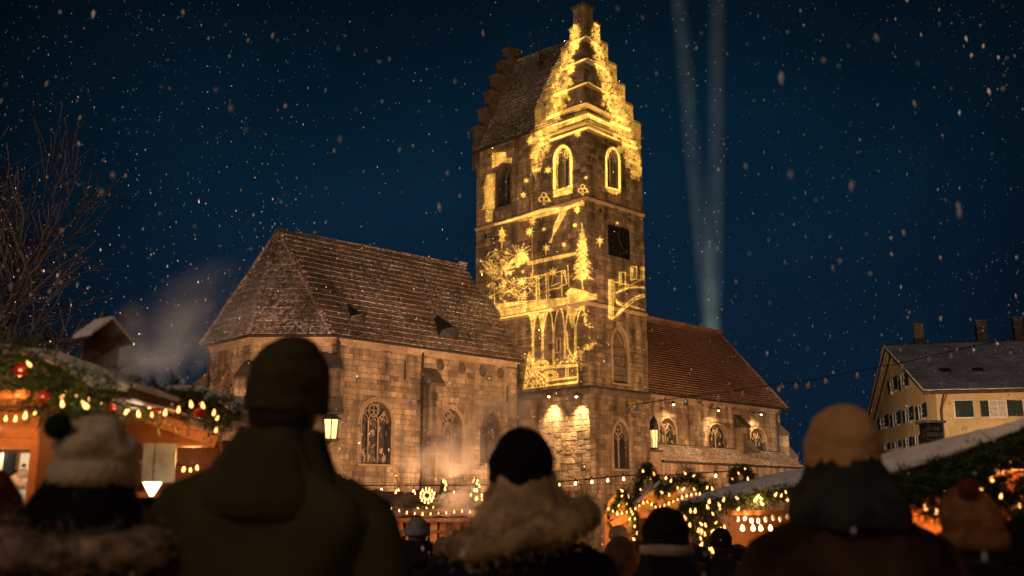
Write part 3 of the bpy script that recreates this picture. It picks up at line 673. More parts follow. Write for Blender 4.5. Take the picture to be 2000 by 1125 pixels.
def line(pts, wd=2.0, val=1.0, T=None, j=0):
    for p, q in zip(pts[:-1], pts[1:]):
        p = pix(T(p) if T else p); q = pix(T(q) if T else q); w_ = wd * AS / 2
        x0, x1 = int(max(0, min(p[0], q[0]) - w_ - 2)), int(min(AW, max(p[0], q[0]) + w_ + 2)); y0, y1 = int(max(0, min(p[1], q[1]) - w_ - 2)), int(min(AH, max(p[1], q[1]) + w_ + 2))
        if x1 <= x0 or y1 <= y0: continue
        yy, xx = np.mgrid[y0:y1, x0:x1].astype(np.float32) + .5
        dx, dy = q[0] - p[0], q[1] - p[1]; L2 = dx * dx + dy * dy + 1e-6; t = np.clip(((xx - p[0]) * dx + (yy - p[1]) * dy) / L2, 0, 1)
        d = np.hypot(xx - p[0] - t * dx, yy - p[1] - t * dy); v = np.clip(w_ + .5 - d, 0, 1) * val
        np.maximum(art[y0:y1, x0:x1], v, out=art[y0:y1, x0:x1])
def star(c, r, n=6, rr=.42, T=None, a0=-math.pi / 2, val=1.0, tail=1.0):
    c = T(c) if T else c; r = r / (2.6775 if T else 1)
    pts = []
    for k in range(2 * n):
        a = a0 + math.pi * k / n; q = r if k % 2 == 0 else r * rr
        if k == n and n % 2 == 0: q *= tail
        pts.append((c[0] + q * math.cos(a), c[1] + q * math.sin(a)))
    fill(pts, val)
def scrib(pts, wd, n=3, amp=4, val=1.0, T=None):
    for k in range(n): line([(x + rng.uniform(-amp, amp), y + rng.uniform(-amp, amp)) for x, y in pts], wd * rng.uniform(.6, 1.2), val * rng.uniform(.7, 1), T)
def band(path, wd, n, T, lo=9, hi=22):
    P = np.array(path, float)
    for k in range(n):
        t = rng.uniform(0, len(P) - 1); i = int(t); p = P[i] * (1 - t + i) + P[min(i + 1, len(P) - 1)] * (t - i)
        w_ = wd if np.isscalar(wd) else np.interp(t, range(len(wd)), wd)
        star((p[0] + rng.normal(0, w_ * .42), p[1] + rng.uniform(-25, 25)), rng.uniform(lo, hi), 5, rng.uniform(.35, .65), T, rng.uniform(0, 6), rng.uniform(.55, 1.0))
# side light filling the gable steps outside the garlands
fill([(388, 560), (432, 458), (478, 352), (525, 250), (570, 150), (620, 120), (600, 250), (560, 350), (520, 450), (505, 530), (480, 640), (440, 740), (400, 800), (395, 940), (370, 900), (370, 700), (388, 690)], .26, T1)
fill([(700, 120), (728, 130), (768, 230), (815, 345), (858, 445), (900, 550), (943, 655), (940, 780), (935, 950), (905, 930), (870, 800), (835, 690), (790, 580), (750, 450), (715, 330)], .30, T1)
band([(600, 150), (592, 230), (555, 340), (530, 430), (510, 530), (480, 620), (440, 700), (405, 790), (395, 890)], [22, 26, 34, 36, 42, 46, 50, 38, 22], 520, T1)
band([(706, 150), (712, 240), (740, 350), (765, 440), (790, 540), (830, 640), (865, 720), (893, 820), (915, 910)], [18, 22, 30, 34, 40, 48, 50, 40, 24], 560, T1)
for k in range(240):      # dark gaps between leaves
    t = rng.uniform(0, 1); s_ = rng.rand() < .5
    x = np.interp(t, [0, .5, 1], [600, 515, 395] if s_ else [706, 790, 915]) + rng.normal(0, 22); y = 150 + t * 750
    star((x, y), rng.uniform(4, 9), 3, .5, T1, rng.uniform(0, 6), -1)
# bright cornice lines turning the corner
for l, c_, r_, wd in (((612, 214), (655, 190), (694, 213), 2.2), ((572, 344), (660, 305), (722, 332), 2.2), ((527, 486), (664, 430), (762, 482), 2.2)):
    line([l, c_, r_], wd, .9, T1)
for k in range(4): line([(520 - k * 4, 578 + k * 9), (666, 538 + k * 8), (795 + k * 4, 612 + k * 8)], 1.0, .75, T1)
fill([(492, 652), (667, 592), (808, 660), (815, 684), (668, 616), (470, 688)], 1.0, T1)
for k in range(3): line([(470, 694 + k * 7), (667, 628 + k * 9), (818, 692 + k * 9)], 1.0, .7, T1)
fill([(465, 730), (668, 660), (832, 732), (832, 742), (668, 672), (465, 742)], 1.0, T1)
fill([(900 + 0, 0)] * 3, 0)
# windows outlined
def arch(xl, xr, yb, ys, ya, ex, T, wd, val=1.0):
    c_ = (xl + xr) / 2; pts = [(xl - ex, yb)]
    for k in range(9):
        t = k / 8; pts.append((xl - ex + (c_ - xl + ex) * (1 - math.cos(t * math.pi / 2)) ** 1.0, ys + (ya - ex - ys) * math.sin(t * math.pi / 2)))
    for k in range(8, -1, -1):
        t = k / 8; pts.append((xr + ex - (xr + ex - c_) * (1 - math.cos(t * math.pi / 2)), ys + (ya - ex - ys) * math.sin(t * math.pi / 2)))
    pts.append((xr + ex, yb)); line(pts, wd, val, T)
arch(497, 572, 985, 840, 770, 6, T1, 6.0); arch(497, 572, 985, 840, 770, -8, T1, 2.5, .7); fill([(484, 1000), (586, 975), (585, 1010), (484, 1034)], 1, T1); line([(535, 985), (535, 830)], 1.6, .7, T1)
for k in range(6): star((535 + rng.uniform(-20, 20), 812 + rng.uniform(-20, 14)), 10, 4, .4, T1, rng.uniform(0, 2), .7)
arch(768, 826, 975, 840, 782, 6, T1, 5.0); fill([(765, 978), (830, 990), (838, 1012), (800, 1018), (765, 1000)], .9, T1); line([(795, 980), (795, 840)], 1.3, .6, T1)
fill([(828, 840), (836, 860), (838, 1000), (828, 990)], .8, T1)
for (x, y, r_) in ((612, 703, 20), (458, 890, 22), (343, 945, 16), (328, 1022, 19), (655, 930, 11)): star((x, y), r_, 6, .45, T1)
# ornaments
for (cx_, cy_, r_) in ((435, 1035, 30), (638, 990, 26)):
    for k in range(3):
        a = -math.pi / 2 + k * 2.09; line([(cx_ + r_ * .5 * math.cos(a) + r_ * .42 * math.cos(t), cy_ + r_ * .5 * math.sin(a) + r_ * .42 * math.sin(t)) for t in np.linspace(0, 6.3, 12)], 1.6, 1, T1)
    star((cx_, cy_ + r_), r_ * .4, 5, .4, T1); star((cx_ + r_, cy_ + r_ * .5), r_ * .35, 5, .4, T1)
# soft light by the left window
fill([(165, 800), (235, 795), (240, 830), (270, 825), (265, 855), (215, 850), (190, 870), (165, 880)], .62, T1)
fill([(140, 915), (180, 905), (178, 1095), (110, 1100), (125, 1060), (120, 960)], .6, T1)
fill([(130, 1100), (170, 1100), (165, 1160), (130, 1160)], .4, T1)
# (from here the second drawing sheet)
for k in range(4): line([(200 + k * 40, 150 - k * 12), (420, 103 - k * 8), (645, 42 + k * 5)], 1.5, .9 - .1 * k, T2)
fill([(370, 112), (480, 88), (640, 32), (645, 44), (500, 100), (380, 128)], .8, T2)
line([(180, 158), (420, 118)], 3, .35, T2)
for k in range(4): line([(555 - k * 11, 80 + k * 5), (515 - k * 8, 160), (462 + k * 4, 252)], 1.7, .95, T2)
fill([(605, 60), (612, 55), (620, 75), (613, 100), (604, 92)], 1, T2)
for (x, y, r_, n, tl) in ((360, 195, 26, 8, 1.2), (435, 183, 14, 6, 1), (446, 280, 24, 6, 1.8), (540, 262, 14, 6, 1), (596, 162, 14, 6, 1), (728, 243, 24, 6, 1.6), (608, 80, 20, 6, 1.2), (818, 150, 10, 6, 1)): star((x, y), r_, n, .42, T2, tail=tl)
star((375, 140), 26, 7, .35, T2); line([(372, 120), (376, 440)], 1.2, .55, T2); line([(372, 0), (372, 110)], 1.0, .4, T2)
# small tree far left
star((216, 190), 22, 4, .3, T2); fill([(216, 175), (238, 215), (226, 222), (234, 245), (220, 248), (218, 282), (212, 282), (212, 248), (197, 245), (208, 222), (196, 215)], .95, T2)
# sloping bar under the stag, the stag
fill([(345, 352), (596, 302), (600, 318), (350, 372)], .85, T2); line([(232, 388), (300, 375)], 5, .8, T2)
fill([(285, 318), (310, 303), (335, 305), (352, 325), (366, 352), (345, 352), (330, 362), (300, 370), (288, 380), (280, 345)], .9, T2)
fill([(285, 325), (262, 345), (240, 380), (252, 385), (275, 360), (295, 350)], .9, T2)
for k in range(26): a = rng.uniform(3.3, 6.1); r_ = rng.uniform(30, 85); c0_ = (300, 320); p = (c0_[0] + r_ * math.cos(a) * 1.0, c0_[1] + r_ * math.sin(a) * .8); line([c0_ if k < 7 else (p[0] * .6 + 120, p[1] * .6 + 128), p], .9, .8, T2); star(p, 5, 4, .5, T2, 0, .9)
# tangle of branches and leaves at left
for k in range(46):
    x, y = 150 + abs(rng.normal(0, 55)), rng.uniform(320, 540); pts = [(x, y)]
    for q in range(4): x += rng.uniform(-26, 30); y += rng.uniform(-30, 28); pts.append((x, y))
    line(pts, 1.1, .8, T2); star(pts[-1], rng.uniform(6, 13), 5, .4, T2, rng.uniform(0, 6), .9)
for k in range(30):
    x, y = rng.uniform(250, 400), rng.uniform(430, 550); line([(x, y), (x + rng.uniform(-40, 40), y + rng.uniform(-26, 26)), (x + rng.uniform(-50, 50), y + rng.uniform(-40, 40))], 1.0, .75, T2)
star((320, 460), 28, 7, .4, T2); star((325, 405), 12, 5, .4, T2); star((216, 345), 13, 5, .4, T2)
# frames and posts of the pavilion
for pts in ([(380, 430), (545, 398), (556, 470)], [(445, 410), (450, 555)], [(456, 410), (460, 550)], [(528, 398), (530, 535)], [(395, 436), (398, 548)], [(408, 434), (412, 548)], [(455, 500), (530, 486)], [(540, 400), (552, 470), (520, 480)], [(560, 370), (566, 480)], [(175, 470), (178, 575)], [(300, 440), (410, 432)]): line(pts, 1.7, .85, T2)
star((482, 408), 30, 8, .38, T2); line([(482, 440), (475, 480), (520, 460)], 1.3, .8, T2)
# big fir
for k in range(9):
    y = 175 + k * 31; w_ = 10 + k * 7
    fill([(636, y - 22), (636 + w_ * .5, y), (636 + w_ * .9, y + 22), (636 + w_ * .35, y + 17), (636, y + 26), (636 - w_ * .35, y + 18), (636 - w_ * .85, y + 26), (636 - w_ * .5, y + 2)], .8, T2)
    for q in range(8): star((636 + rng.uniform(-w_, w_) * .9, y + rng.uniform(-6, 26)), rng.uniform(6, 12), 5, .4, T2, rng.uniform(0, 6), rng.choice([1.0, .9, -1]))
line([(633, 150), (636, 470), (640, 500)], 1.6, 1, T2)
# ledge of snow with logs
fill([(545, 520), (575, 488), (610, 496), (660, 506), (690, 520), (712, 548), (680, 552), (560, 535)], .9, T2)
for k in range(7): line([(180 + k * 6, 575 + k * 9), (330, 560 + k * 9), (520, 545 + k * 6), (710, 545 - (6 - k) * 4)], 1.6, .95 - .07 * k, T2)
fill([(178, 580), (300, 562), (300, 575), (190, 602)], .85, T2); fill([(200, 605), (420, 578), (690, 530), (710, 548), (420, 602), (210, 640)], .62, T2)
scrib([(210, 645), (330, 625), (420, 612), (480, 603)], 1.6, 3, 5, .9, T2)
# hanging vault ribs and columns
for cx_, top, bot, w_ in ((378, 620, 890, 22), (428, 618, 860, 24), (487, 610, 890, 18), (546, 600, 860, 18), (600, 590, 850, 30)):
    for sgn in (-1, 1):
        line([(cx_ + sgn * w_ * 1.1, top), (cx_ + sgn * w_ * .6, top + 30), (cx_ + sgn * 3, top + 100)], 1.8, .95, T2)
    line([(cx_ - 3, top + 90), (cx_ - 3, bot)], 1.5, .9, T2); line([(cx_ + 4, top + 90), (cx_ + 4, bot)], 1.2, .8, T2)
for cx_, top, w_ in ((380, 630, 24), (430, 625, 24), (585, 600, 36)):
    fill([(cx_ - w_, top), (cx_ + w_, top - 8), (cx_ + w_ * .4, top + 40), (cx_ + 4, top + 100), (cx_ - 6, top + 100), (cx_ - w_ * .5, top + 40)], .7, T2)
    for q in range(7): star((cx_ + rng.uniform(-w_, w_) * .6, top + rng.uniform(5, 60)), 6, 3, .4, T2, rng.uniform(0, 6), -1)
for k in range(30): star((640 + rng.normal(0, 12) + k * .9, 590 + k * 3.6 + rng.normal(0, 6)), rng.uniform(5, 10), 5, .4, T2, rng.uniform(0, 6), .9)
line([(555, 720), (560, 800), (580, 845)], 3, .8, T2)
# garland up the right, cradle at the foot
for k in range(60): t = rng.rand(); star((690 - t * 110 + rng.normal(0, 10), 770 + t * 100 + rng.normal(0, 14)), rng.uniform(5, 10), 5, .4, T2, rng.uniform(0, 6), .9)
for k in range(40): star((rng.uniform(480, 620), 870 + rng.normal(0, 8)), rng.uniform(4, 9), 4, .4, T2, rng.uniform(0, 6), .8)
for k in range(12): star((630, rng.uniform(830, 920)), 6, 4, .4, T2, 0, .8)
line([(385, 905), (610, 890), (612, 985), (455, 1000), (450, 960), (400, 925)], 2.2, 1, T2); line([(445, 975), (612, 955)], 3.2, .9, T2); line([(550, 895), (550, 965)], 2, .8, T2); line([(562, 895), (562, 965)], 1.2, .8, T2); line([(440, 910), (610, 897)], 2, .8, T2); line([(450, 1000), (612, 978)], 2.4, 1, T2)
for (cx_, cy_, r_) in ((425, 892, 34), (470, 945, 34)):
    for q in (1, .72, .45): line([(cx_ + r_ * q * math.cos(t) * 1.1 + rng.uniform(-2, 2), cy_ + r_ * q * .75 * math.sin(t)) for t in np.linspace(0, 6.3, 16)], 1.5, .9, T2)
# straw bundle
for k in range(150):
    t = rng.rand() ** .7; x = 356 - t * 26 + rng.rand() * t * 115; y = 830 + t * 185 - (x - 340) * .12; line([(x, y), (x + rng.uniform(-5, 5), y - 12)], 1.3, .85, T2)
line([(356, 828), (330, 1015)], 1.5, .8, T2); line([(356, 828), (380, 920), (450, 1000)], 1.5, .8, T2); line([(330, 1017), (450, 1003)], 1.5, .8, T2)
# right face: balcony on an arch
for x0_, x1_, y0_, y1_ in ((776, 798, 448, 640), (830, 862, 408, 466), (890, 920, 378, 440), (942, 958, 380, 440)):
    line([(x0_, y0_), (x0_, y1_ + 8), (x1_, y1_), (x1_, y0_), (x0_, y0_)], 1.6, 1, T2); fill([(x0_ + 4, y0_ + 6), (x0_ + 14, y0_ + 6), (x0_ + 14, y1_ - 6), (x0_ + 4, y1_ - 4)], .6, T2)
line([(776, 448), (805, 458), (805, 540), (830, 575)], 2, .9, T2)
line([(805, 458), (960, 492)], 1.6, .9, T2); line([(830, 500), (960, 440)], 1.3, .6, T2)
for q, v_ in ((0, 1), (14, .9)): line([(790 + q, 655 - q * .6), (830 + q, 612 - q * .3), (870 + q, 570 + q * .5), (910, 538 + q), (958, 522 + q)], 2, v_, T2)
for k in range(9): t = k / 8; x = 800 + t * 155; y = 648 - 128 * math.sin(t * 1.5); line([(x, y), (x + 4, y + 14)], 1.5, .8, T2)
line([(795, 520), (820, 512), (880, 488), (958, 486)], 2.4, 1, T2); line([(780, 550), (960, 605)], 1.2, .8, T2); line([(776, 640), (790, 655)], 3, 1, T2); line([(805, 560), (850, 585)], 2, .8, T2)
line([(900, 440), (958, 450)], 1.5, .7, T2)
# grain of the slide: slight mottling, soft edge
mot = rng.rand(AH // 6 + 1, AW // 6 + 1).astype(np.float32); mot = np.kron(mot, np.ones((6, 6), np.float32))[:AH, :AW]
wide = art.copy()
for ax in (0, 1):
    for rep in range(3):
        cs = np.cumsum(np.concatenate([np.zeros_like(np.take(wide, [0], ax)), wide], ax), ax); n_w = wide.shape[ax]; hi_ = np.clip(np.arange(n_w) + 12, 0, n_w); lo_ = np.clip(np.arange(n_w) - 11, 0, n_w)
        wide = (np.take(cs, hi_, ax) - np.take(cs, lo_, ax)) / 23
art *= .74 + .36 * mot
art += .17 * wide
art = np.maximum(art, .010 + .012 * mot)
k_ = np.array([1, 2, 1], np.float32) / 4
for ax in (0, 1):
    art = sum(np.roll(art, s_, ax) * k_[s_ + 1] for s_ in (-1, 0, 1))
# projector position: on the square, in front of the corner of the tower
PJ = Vector((-1.2, 6.0, 5.2)); AIM = CH.w(0, 1.2, 17.5)
pd = bpy.data.lights.new('projector_light', 'SPOT'); pj = link(bpy.data.objects.new('projector_light', pd)); pj.location = PJ
rotq = (PJ - AIM).to_track_quat('Z', 'Y'); pj.rotation_euler = rotq.to_euler()
pd.spot_size = R(46); pd.spot_blend = 0; pd.shadow_soft_size = .02
TN = math.tan(R(17)); GN = 1500
Rm = np.array(rotq.to_matrix()); jj, ii = np.mgrid[0:GN, 0:GN]; gx = ((ii + .5) / GN * 2 - 1) * TN; gy = ((jj + .5) / GN * 2 - 1) * TN
dl = np.stack([gx, gy, -np.ones_like(gx)], -1) @ Rm.T
pjl = np.array(CH.m.inverted() @ PJ); e1a, e2a = np.array(CH.e1), np.array(CH.e2); du, dv, dz = dl @ e1a, dl @ e2a, dl[..., 2]
tU = (0 - pjl[0]) / du; vU = pjl[1] + tU * dv; tV = (0 - pjl[1]) / dv; uV = pjl[0] + tV * du
okU = (tU > 0) & (vU > -.1) & (vU < W + .2); okV = (tV > 0) & (uV >= 0) & (uV < W2 + .3) & ~okU
t_ = np.where(okU, tU, tV); Pw = np.array(PJ) + dl * t_[..., None]
dx, dy, dzz = Pw[..., 0], Pw[..., 1], Pw[..., 2] - CZ; yc = dy * cp + dzz * sp; zc = -dy * sp + dzz * cp
px_ = 1000 + F * dx / yc; py_ = 562.5 - F * zc / yc
ix = (px_ - AX0) * AS; iy = (py_ - AY0) * AS; okk = (okU | okV) & (ix > 1) & (ix < AW - 2) & (iy > 1) & (iy < AH - 2)
ix = np.where(okk, ix, 1); iy = np.where(okk, iy, 1); i0 = ix.astype(int); j0 = iy.astype(int); fx = ix - i0; fy = iy - j0
g = (art[j0, i0] * (1 - fx) * (1 - fy) + art[j0, i0 + 1] * fx * (1 - fy) + art[j0 + 1, i0] * (1 - fx) * fy + art[j0 + 1, i0 + 1] * fx * fy) * okk
img = bpy.data.images.new('projector_slide', GN, GN, float_buffer=True); img.colorspace_settings.name = 'Non-Color'
buf = np.ones((GN, GN, 4), np.float32); buf[..., 0] = g; buf[..., 1] = g; buf[..., 2] = g; img.pixels.foreach_set(buf.ravel()); img.update()
pd.use_nodes = True; nt = pd.node_tree; n = nt.nodes; L = nt.links; em = n['Emission']
tc = n.new('ShaderNodeTexCoord'); s3 = n.new('ShaderNodeSeparateXYZ'); L.new(tc.outputs['Normal'], s3.inputs[0])
def mth(op, a, b=None):
    m = n.new('ShaderNodeMath'); m.operation = op
    for k, x in enumerate((a, b)):
        if x is None: continue
        if isinstance(x, (int, float)): m.inputs[k].default_value = x
        else: L.new(x, m.inputs[k])
    return m.outputs[0]
zz = mth('ABSOLUTE', s3.outputs[2]); U_ = mth('ADD', mth('DIVIDE', mth('DIVIDE', s3.outputs[0], zz), 2 * TN), .5); V_ = mth('ADD', mth('DIVIDE', mth('DIVIDE', s3.outputs[1], zz), 2 * TN), .5)
cb = n.new('ShaderNodeCombineXYZ'); L.new(U_, cb.inputs[0]); L.new(V_, cb.inputs[1]); im = n.new('ShaderNodeTexImage'); im.image = img; im.extension = 'CLIP'; L.new(cb.outputs[0], im.inputs[0])
cm = n.new('ShaderNodeMix'); cm.data_type = 'RGBA'; cm.blend_type = 'MULTIPLY'; cm.inputs[0].default_value = 1; L.new(im.outputs[0], cm.inputs[6]); cm.inputs[7].default_value = (1, .63, .13, 1); L.new(cm.outputs[2], em.inputs[0]); em.inputs[1].default_value = 1
pd.energy = 1450000

# ------------------------------------------------------------------ warm lamps of the market around the church
WARM = (1, .51, .23)
def cw(u, v, z): return tuple(CH.w(u, v, z))
spot('market_lamp', cw(-9, -5.5, 1.5), cw(-8, VS, 5.5), 6800, WARM, 120, 1, .3)
spot('market_lamp', cw(-27, 2, 2.0), cw(-16, 9, 8), 7500, WARM, 120, 1, .3)
spot('market_lamp', cw(-2.5, -10.5, 2.0), cw(0, 0, 6.5), 8500, WARM, 110, 1, .3)
spot('market_lamp', cw(14, -8, 2.0), cw(15, VS, 9), 9000, (1, .50, .22), 120, 1, .3)
spot('market_lamp', cw(-12, -14, 2.5), cw(-2, 3, 20), 14000, WARM, 70, 1, .3)
spot('market_lamp', cw(-22, -8, 3.0), cw(-9, 8, 13), 7000, (1, .55, .3), 80, 1, .3)

# floodlights fixed to the church walls
def wall_light(frame_m, s, out, z, label, power, aim_out=.25):
    base = frame_m @ Vector((s, 0, z)); rot = frame_m.to_3x3()
    t = thing('wall_floodlight', base, label, 'floodlight', 'small floodlights fixed to the church walls', CH.a + 0)
    t.rotation_euler = frame_m.to_euler()
    b = MB(); b.beam((0, 0, 0), (0, -out, .05), .04, .04); b.build('bracket', M['iron'], t)
    b = MB(); b.lathe((0, -out, -.12), [(.07, .2), (.12, .12), (.15, -.02)], 10); b.build('housing', M['iron'], t)
    b = MB(); b.ball((0, -out, -.14), .07, 8, 6); b.build('lens', M['flood'], t)
    p = frame_m @ Vector((s, -out, z - .26)); q = frame_m @ Vector((s, -aim_out * 0, z - 5))
    spot('flood_beam', p, q, power, (1, .60, .25), 100 if out < .6 else 140, 1, .05)
mWL = CH.m @ Matrix.Translation(Vector((0, W, 0))) @ Matrix.Rotation(WL.ang, 4, 'Z')
mWN = CH.m @ Matrix.Translation(Vector((0, VS, 0)))
for (x, y), lab in (((1077, 770), 'small floodlight under string course, farther from the tower corner'), ((1131, 770), 'small floodlight under string course, nearest the tower corner')):
    v, z = CH.onU(x, y, -.25); wall_light(mWL, W - v, .48, z, lab, 2600)
for (x, y), lab in (((1313, 786), 'small floodlight under nave eaves, closest to the tower'), ((1401, 798), 'small floodlight under nave eaves, middle of the three'), ((1484, 806), 'small floodlight under nave eaves, beside the downpipe end')):
    u, z = CH.onV(x, y, VS - .7); wall_light(mWN, u, .8, z, lab, 620)

# lantern on the choir corner and tall lantern by the nave
def lantern(loc, h, r, label, rot, tall=False):
    t = thing('wall_lantern', loc, label, 'lantern', rotz=rot)
    b = MB(); b.ring = None
    b.lathe((0, 0, 0), [(r * 1.05, 0), (r * 1.15, .06 * h), (r, .08 * h)], 6); b.build('base', M['iron'], t)
    b = MB(); b.lathe((0, 0, .08 * h), [(r * .72, 0), (r * .92, h * .62)], 6); b.build('glass', M['lantern_glass'], t)
    for k in range(6):
        a = k * math.pi / 3; b = MB(); b.beam((r * .76 * math.cos(a), r * .76 * math.sin(a), .08 * h), (r * .97 * math.cos(a), r * .97 * math.sin(a), .7 * h), r * .13, r * .13); b.build('glazing_bar', M['iron'], t)
    b = MB(); b.lathe((0, 0, .7 * h), [(r * 1.25, 0), (r * 1.1, .05 * h), (r * .6, .16 * h), (r * .25, .2 * h), (r * .3, .25 * h), (.01, .32 * h)], 8); b.build('cap', M['iron'], t)
    point('lantern_light', (0, 0, 0), 1, parent=t).location = (0, -r * 1.4, h * .4)
    bpy.context.scene.collection  # keep
    return t
u_, z_ = CH.onV(645, 862, VS - 1.7)
t = lantern(CH.w(u_, VS - 1.7, z_), 1.45, .42, 'glowing square lantern on the dark corner buttress of the choir', CH.a)
b = MB(); b.beam((0, .1, -.05), (0, 1.0, -.05), .08, .08); b.tube([(0, .9, -.6), (0, .3, -.2), (0, 0, -.05)], .035, 5); b.build('bracket', M['iron'], t)
spot('lantern_glow', CH.w(u_, VS - 1.9, z_ + .6), CH.w(u_, VS, z_ + .2), 120, (1, .6, .25), 150, 1, .1)
pu = (pu0 + pu1) / 2 + .25; pzt = pz + .15
t = lantern(CH.w(pu, VL - .2, pzt), 2.5, .30, 'tall narrow yellow lantern with dark hood standing on the pier beside the nave', CH.a)
b = MB(); b.lathe((0, 0, 1.75), [(.3, 0), (.34, .3), (.30, .7), (.2, 1.0), (.08, 1.15), (.01, 1.3)], 8); b.build('hood', M['iron'], t); t.scale = (.8, .8, .70)

# ------------------------------------------------------------------ yellow house on the right
p = ray(1830, 800); p = EYE + p * (75 / p.y)
H = Frame((p.x, p.y, 0), R(-12)); GH = ground_z(75)
Wg = H.onU(1707, 800, 0)[0]; OVv, OVu = .7, 1.0
zEh = H.onV(1900, 762, -OVv)[1]; vr, zR = H.onU(1733, 668, -OVu)
VRh = Wg / 2; Lh = 26
house = thing('house', H.w(0, 0, GH), 'yellow plastered house with dark shutters and snow dusted grey roof', 'house', rotz=H.a)
def hz(z): return z - GH
ywt = zEh + (zR - zEh) * (OVv / (VRh + OVv)) - .15
zpk = zR - .3
b = MB(); b.prism([(0, 0, 0), (0, Wg, 0), (0, Wg, hz(ywt)), (0, VRh, hz(zpk)), (0, 0, hz(ywt))], (Lh, 0, 0)); b.build('wall', M['plaster'], house)
OH = Vector((0, 0, GH))
slh = (zR - zEh)
plane_roof(house, (-OVu, -OVv, zEh), (Lh, -OVv, zEh), [(Lh, VRh, zR), (-OVu, VRh, zR)], .36, .34, 'grey_tile', OH)
b = MB(); b.add([Vector(q) - OH for q in ((-OVu, Wg + OVv, zEh), (Lh, Wg + OVv, zEh), (Lh, VRh, zR), (-OVu, VRh, zR))], [(0, 1, 2, 3)]); b.build('rear_roof_slope', M['grey_tile'], house)
cap_row(house, Vector((-OVu, VRh, zR)) - OH + up_, Vector((Lh, VRh, zR)) - OH + up_, .13, 'darktrim', 'ridge_tiles')
# verge boards and pale soffit under the overhang
for q in range(3):
    uu = -OVu + .12 + q * .32
    for sgn, va in ((1, -OVv), (-1, Wg + OVv)):
        b = MB(); b.beam(Vector((uu, va, zEh - .16)) - OH, Vector((uu, VRh, zR - .22)) - OH, .10, .22); b.build('rafter', M['darkwood' if q != 1 else 'eave_wood'], house)
for va in (-OVv, Wg + OVv):
    b = MB(); b.add([Vector(x) - OH for x in ((-OVu, va, zEh - .03), (0.02, va, zEh - .03), (0.02, VRh, zR - .07), (-OVu, VRh, zR - .07))], [(0, 1, 2, 3)]); b.build('soffit', M['eave_wood'], house)
b = MB(); b.beam(Vector((-OVu, -OVv + .05, zEh - .12)) - OH, Vector((Lh, -OVv + .05, zEh - .12)) - OH, .15, .22); b.build('fascia', M['darkwood'], house)
b = MB(); b.tube([Vector(x) - OH for x in ((.5, -OVv, zEh - .1), (.35, -.5, zEh - .6), (.25, -.12, zEh - 1.3), (.25, -.12, GH))], .07, 6); b.build('downpipe', M['iron'], house)
for z in (hz(H.onV(1930, 822, 0)[1]),):
    b = MB(); b.box(0, Lh, -.06, 0, z - .07, z + .07); b.build('ledge', M['plaster'], house)
def hwin(side, px, py, w, h, shut=(1, 1), closed=False, lit=False, cols=2, rows=3):
    if side == 'v': s, z = H.onV(px, py, 0); m = Matrix.Translation((s, 0, hz(z)))
    else: s, z = H.onU(px, py, 0); m = Matrix.Translation((0, s, hz(z))) @ Matrix.Rotation(R(-90), 4, 'Z')
    b = MB(m); f = .09
    if closed:
        b.box(-w / 2 - f, w / 2 + f, -.05, 0, -h / 2 - f, h / 2 + f); o = b.build('window', M['white_frame'], house)
        for sg in (-1, 1):
            b = MB(m); b.box(min(0, sg * w / 2) + .01, max(0, sg * w / 2) - .01, -.12, -.05, -h / 2, h / 2); b.build('shutter', M['shutter'], o)
        return
    for a in ((-w / 2 - f, -w / 2, -h / 2 - f, h / 2 + f), (w / 2, w / 2 + f, -h / 2 - f, h / 2 + f), (-w / 2, w / 2, h / 2, h / 2 + f), (-w / 2, w / 2, -h / 2 - f, -h / 2)): b.box(a[0], a[1], -.07, .02, a[2], a[3])
    o = b.build('window', M['white_frame'], house)
    b = MB(m); b.box(-w / 2, w / 2, -.02, -.01, -h / 2, h / 2); b.build('pane', M['lit_glass' if lit else 'house_glass'], o)
    b = MB(m)
    for k in range(1, cols): x = -w / 2 + w * k / cols; b.box(x - .035, x + .035, -.055, -.02, -h / 2, h / 2)
    for k in range(1, rows): z = -h / 2 + h * k / rows; b.box(-w / 2, w / 2, -.05, -.021, z - .022, z + .022)
    b.build('glazing_bar', M['white_frame'], o)
    b = MB(m); b.box(-w / 2 - .15, w / 2 + .15, -.14, 0, -h / 2 - f - .06, -h / 2 - f); b.build('sill', M['white_frame'], o)
    for sg, on_ in ((-1, shut[0]), (1, shut[1])):
        if not on_: continue
        b = MB(m); x0 = sg * (w / 2 + f + .01); x1 = sg * (w / 2 + f + w * .5); b.box(min(x0, x1), max(x0, x1), -.09, -.02, -h / 2, h / 2)
        for k in range(1, 4): z = -h / 2 + h * k / 4; b.box(min(x0, x1), max(x0, x1), -.105, -.09, z - .025, z + .025)
        b.build('shutter', M['shutter'], o)
K = lambda x, y: (1660 + x / 3.75, 600 + y / 3.75)
def wpx(x, y, d): return abs(H.onU(*K(x - d / 2, y), 0)[0] - H.onU(*K(x + d / 2, y), 0)[0])
for (x, y) in ((247, 842), (338, 818), (430, 790), (526, 765)): hwin('u', *K(x, y), wpx(x, y, 38), 1.12, (1, 1))
for (x, y) in ((316, 570), (395, 540)): hwin('u', *K(x, y), wpx(x, y, 34), 1.2, (1, 1))
b = MB(); s, z = H.onU(*K(326, 368), 0); b.box(-.06, .02, s - .38, s + .38, hz(z) - .42, hz(z) + .42); b.build('attic_hatch', M['shutter'], house)
for (x, y) in ((268, 1040), (350, 1022), (430, 1000), (500, 985), (568, 968)): hwin('u', *K(x, y), wpx(x, y, 30), 1.0, (1, 1), rows=2)
hwin('v', *K(835, 746), 1.25, 1.2, closed=True)
hwin('v', *K(1083, 742), 1.1, 1.15, lit=True); hwin('v', *K(1335, 740), 1.1, 1.15); hwin('v', *K(1580, 738), 1.1, 1.15)
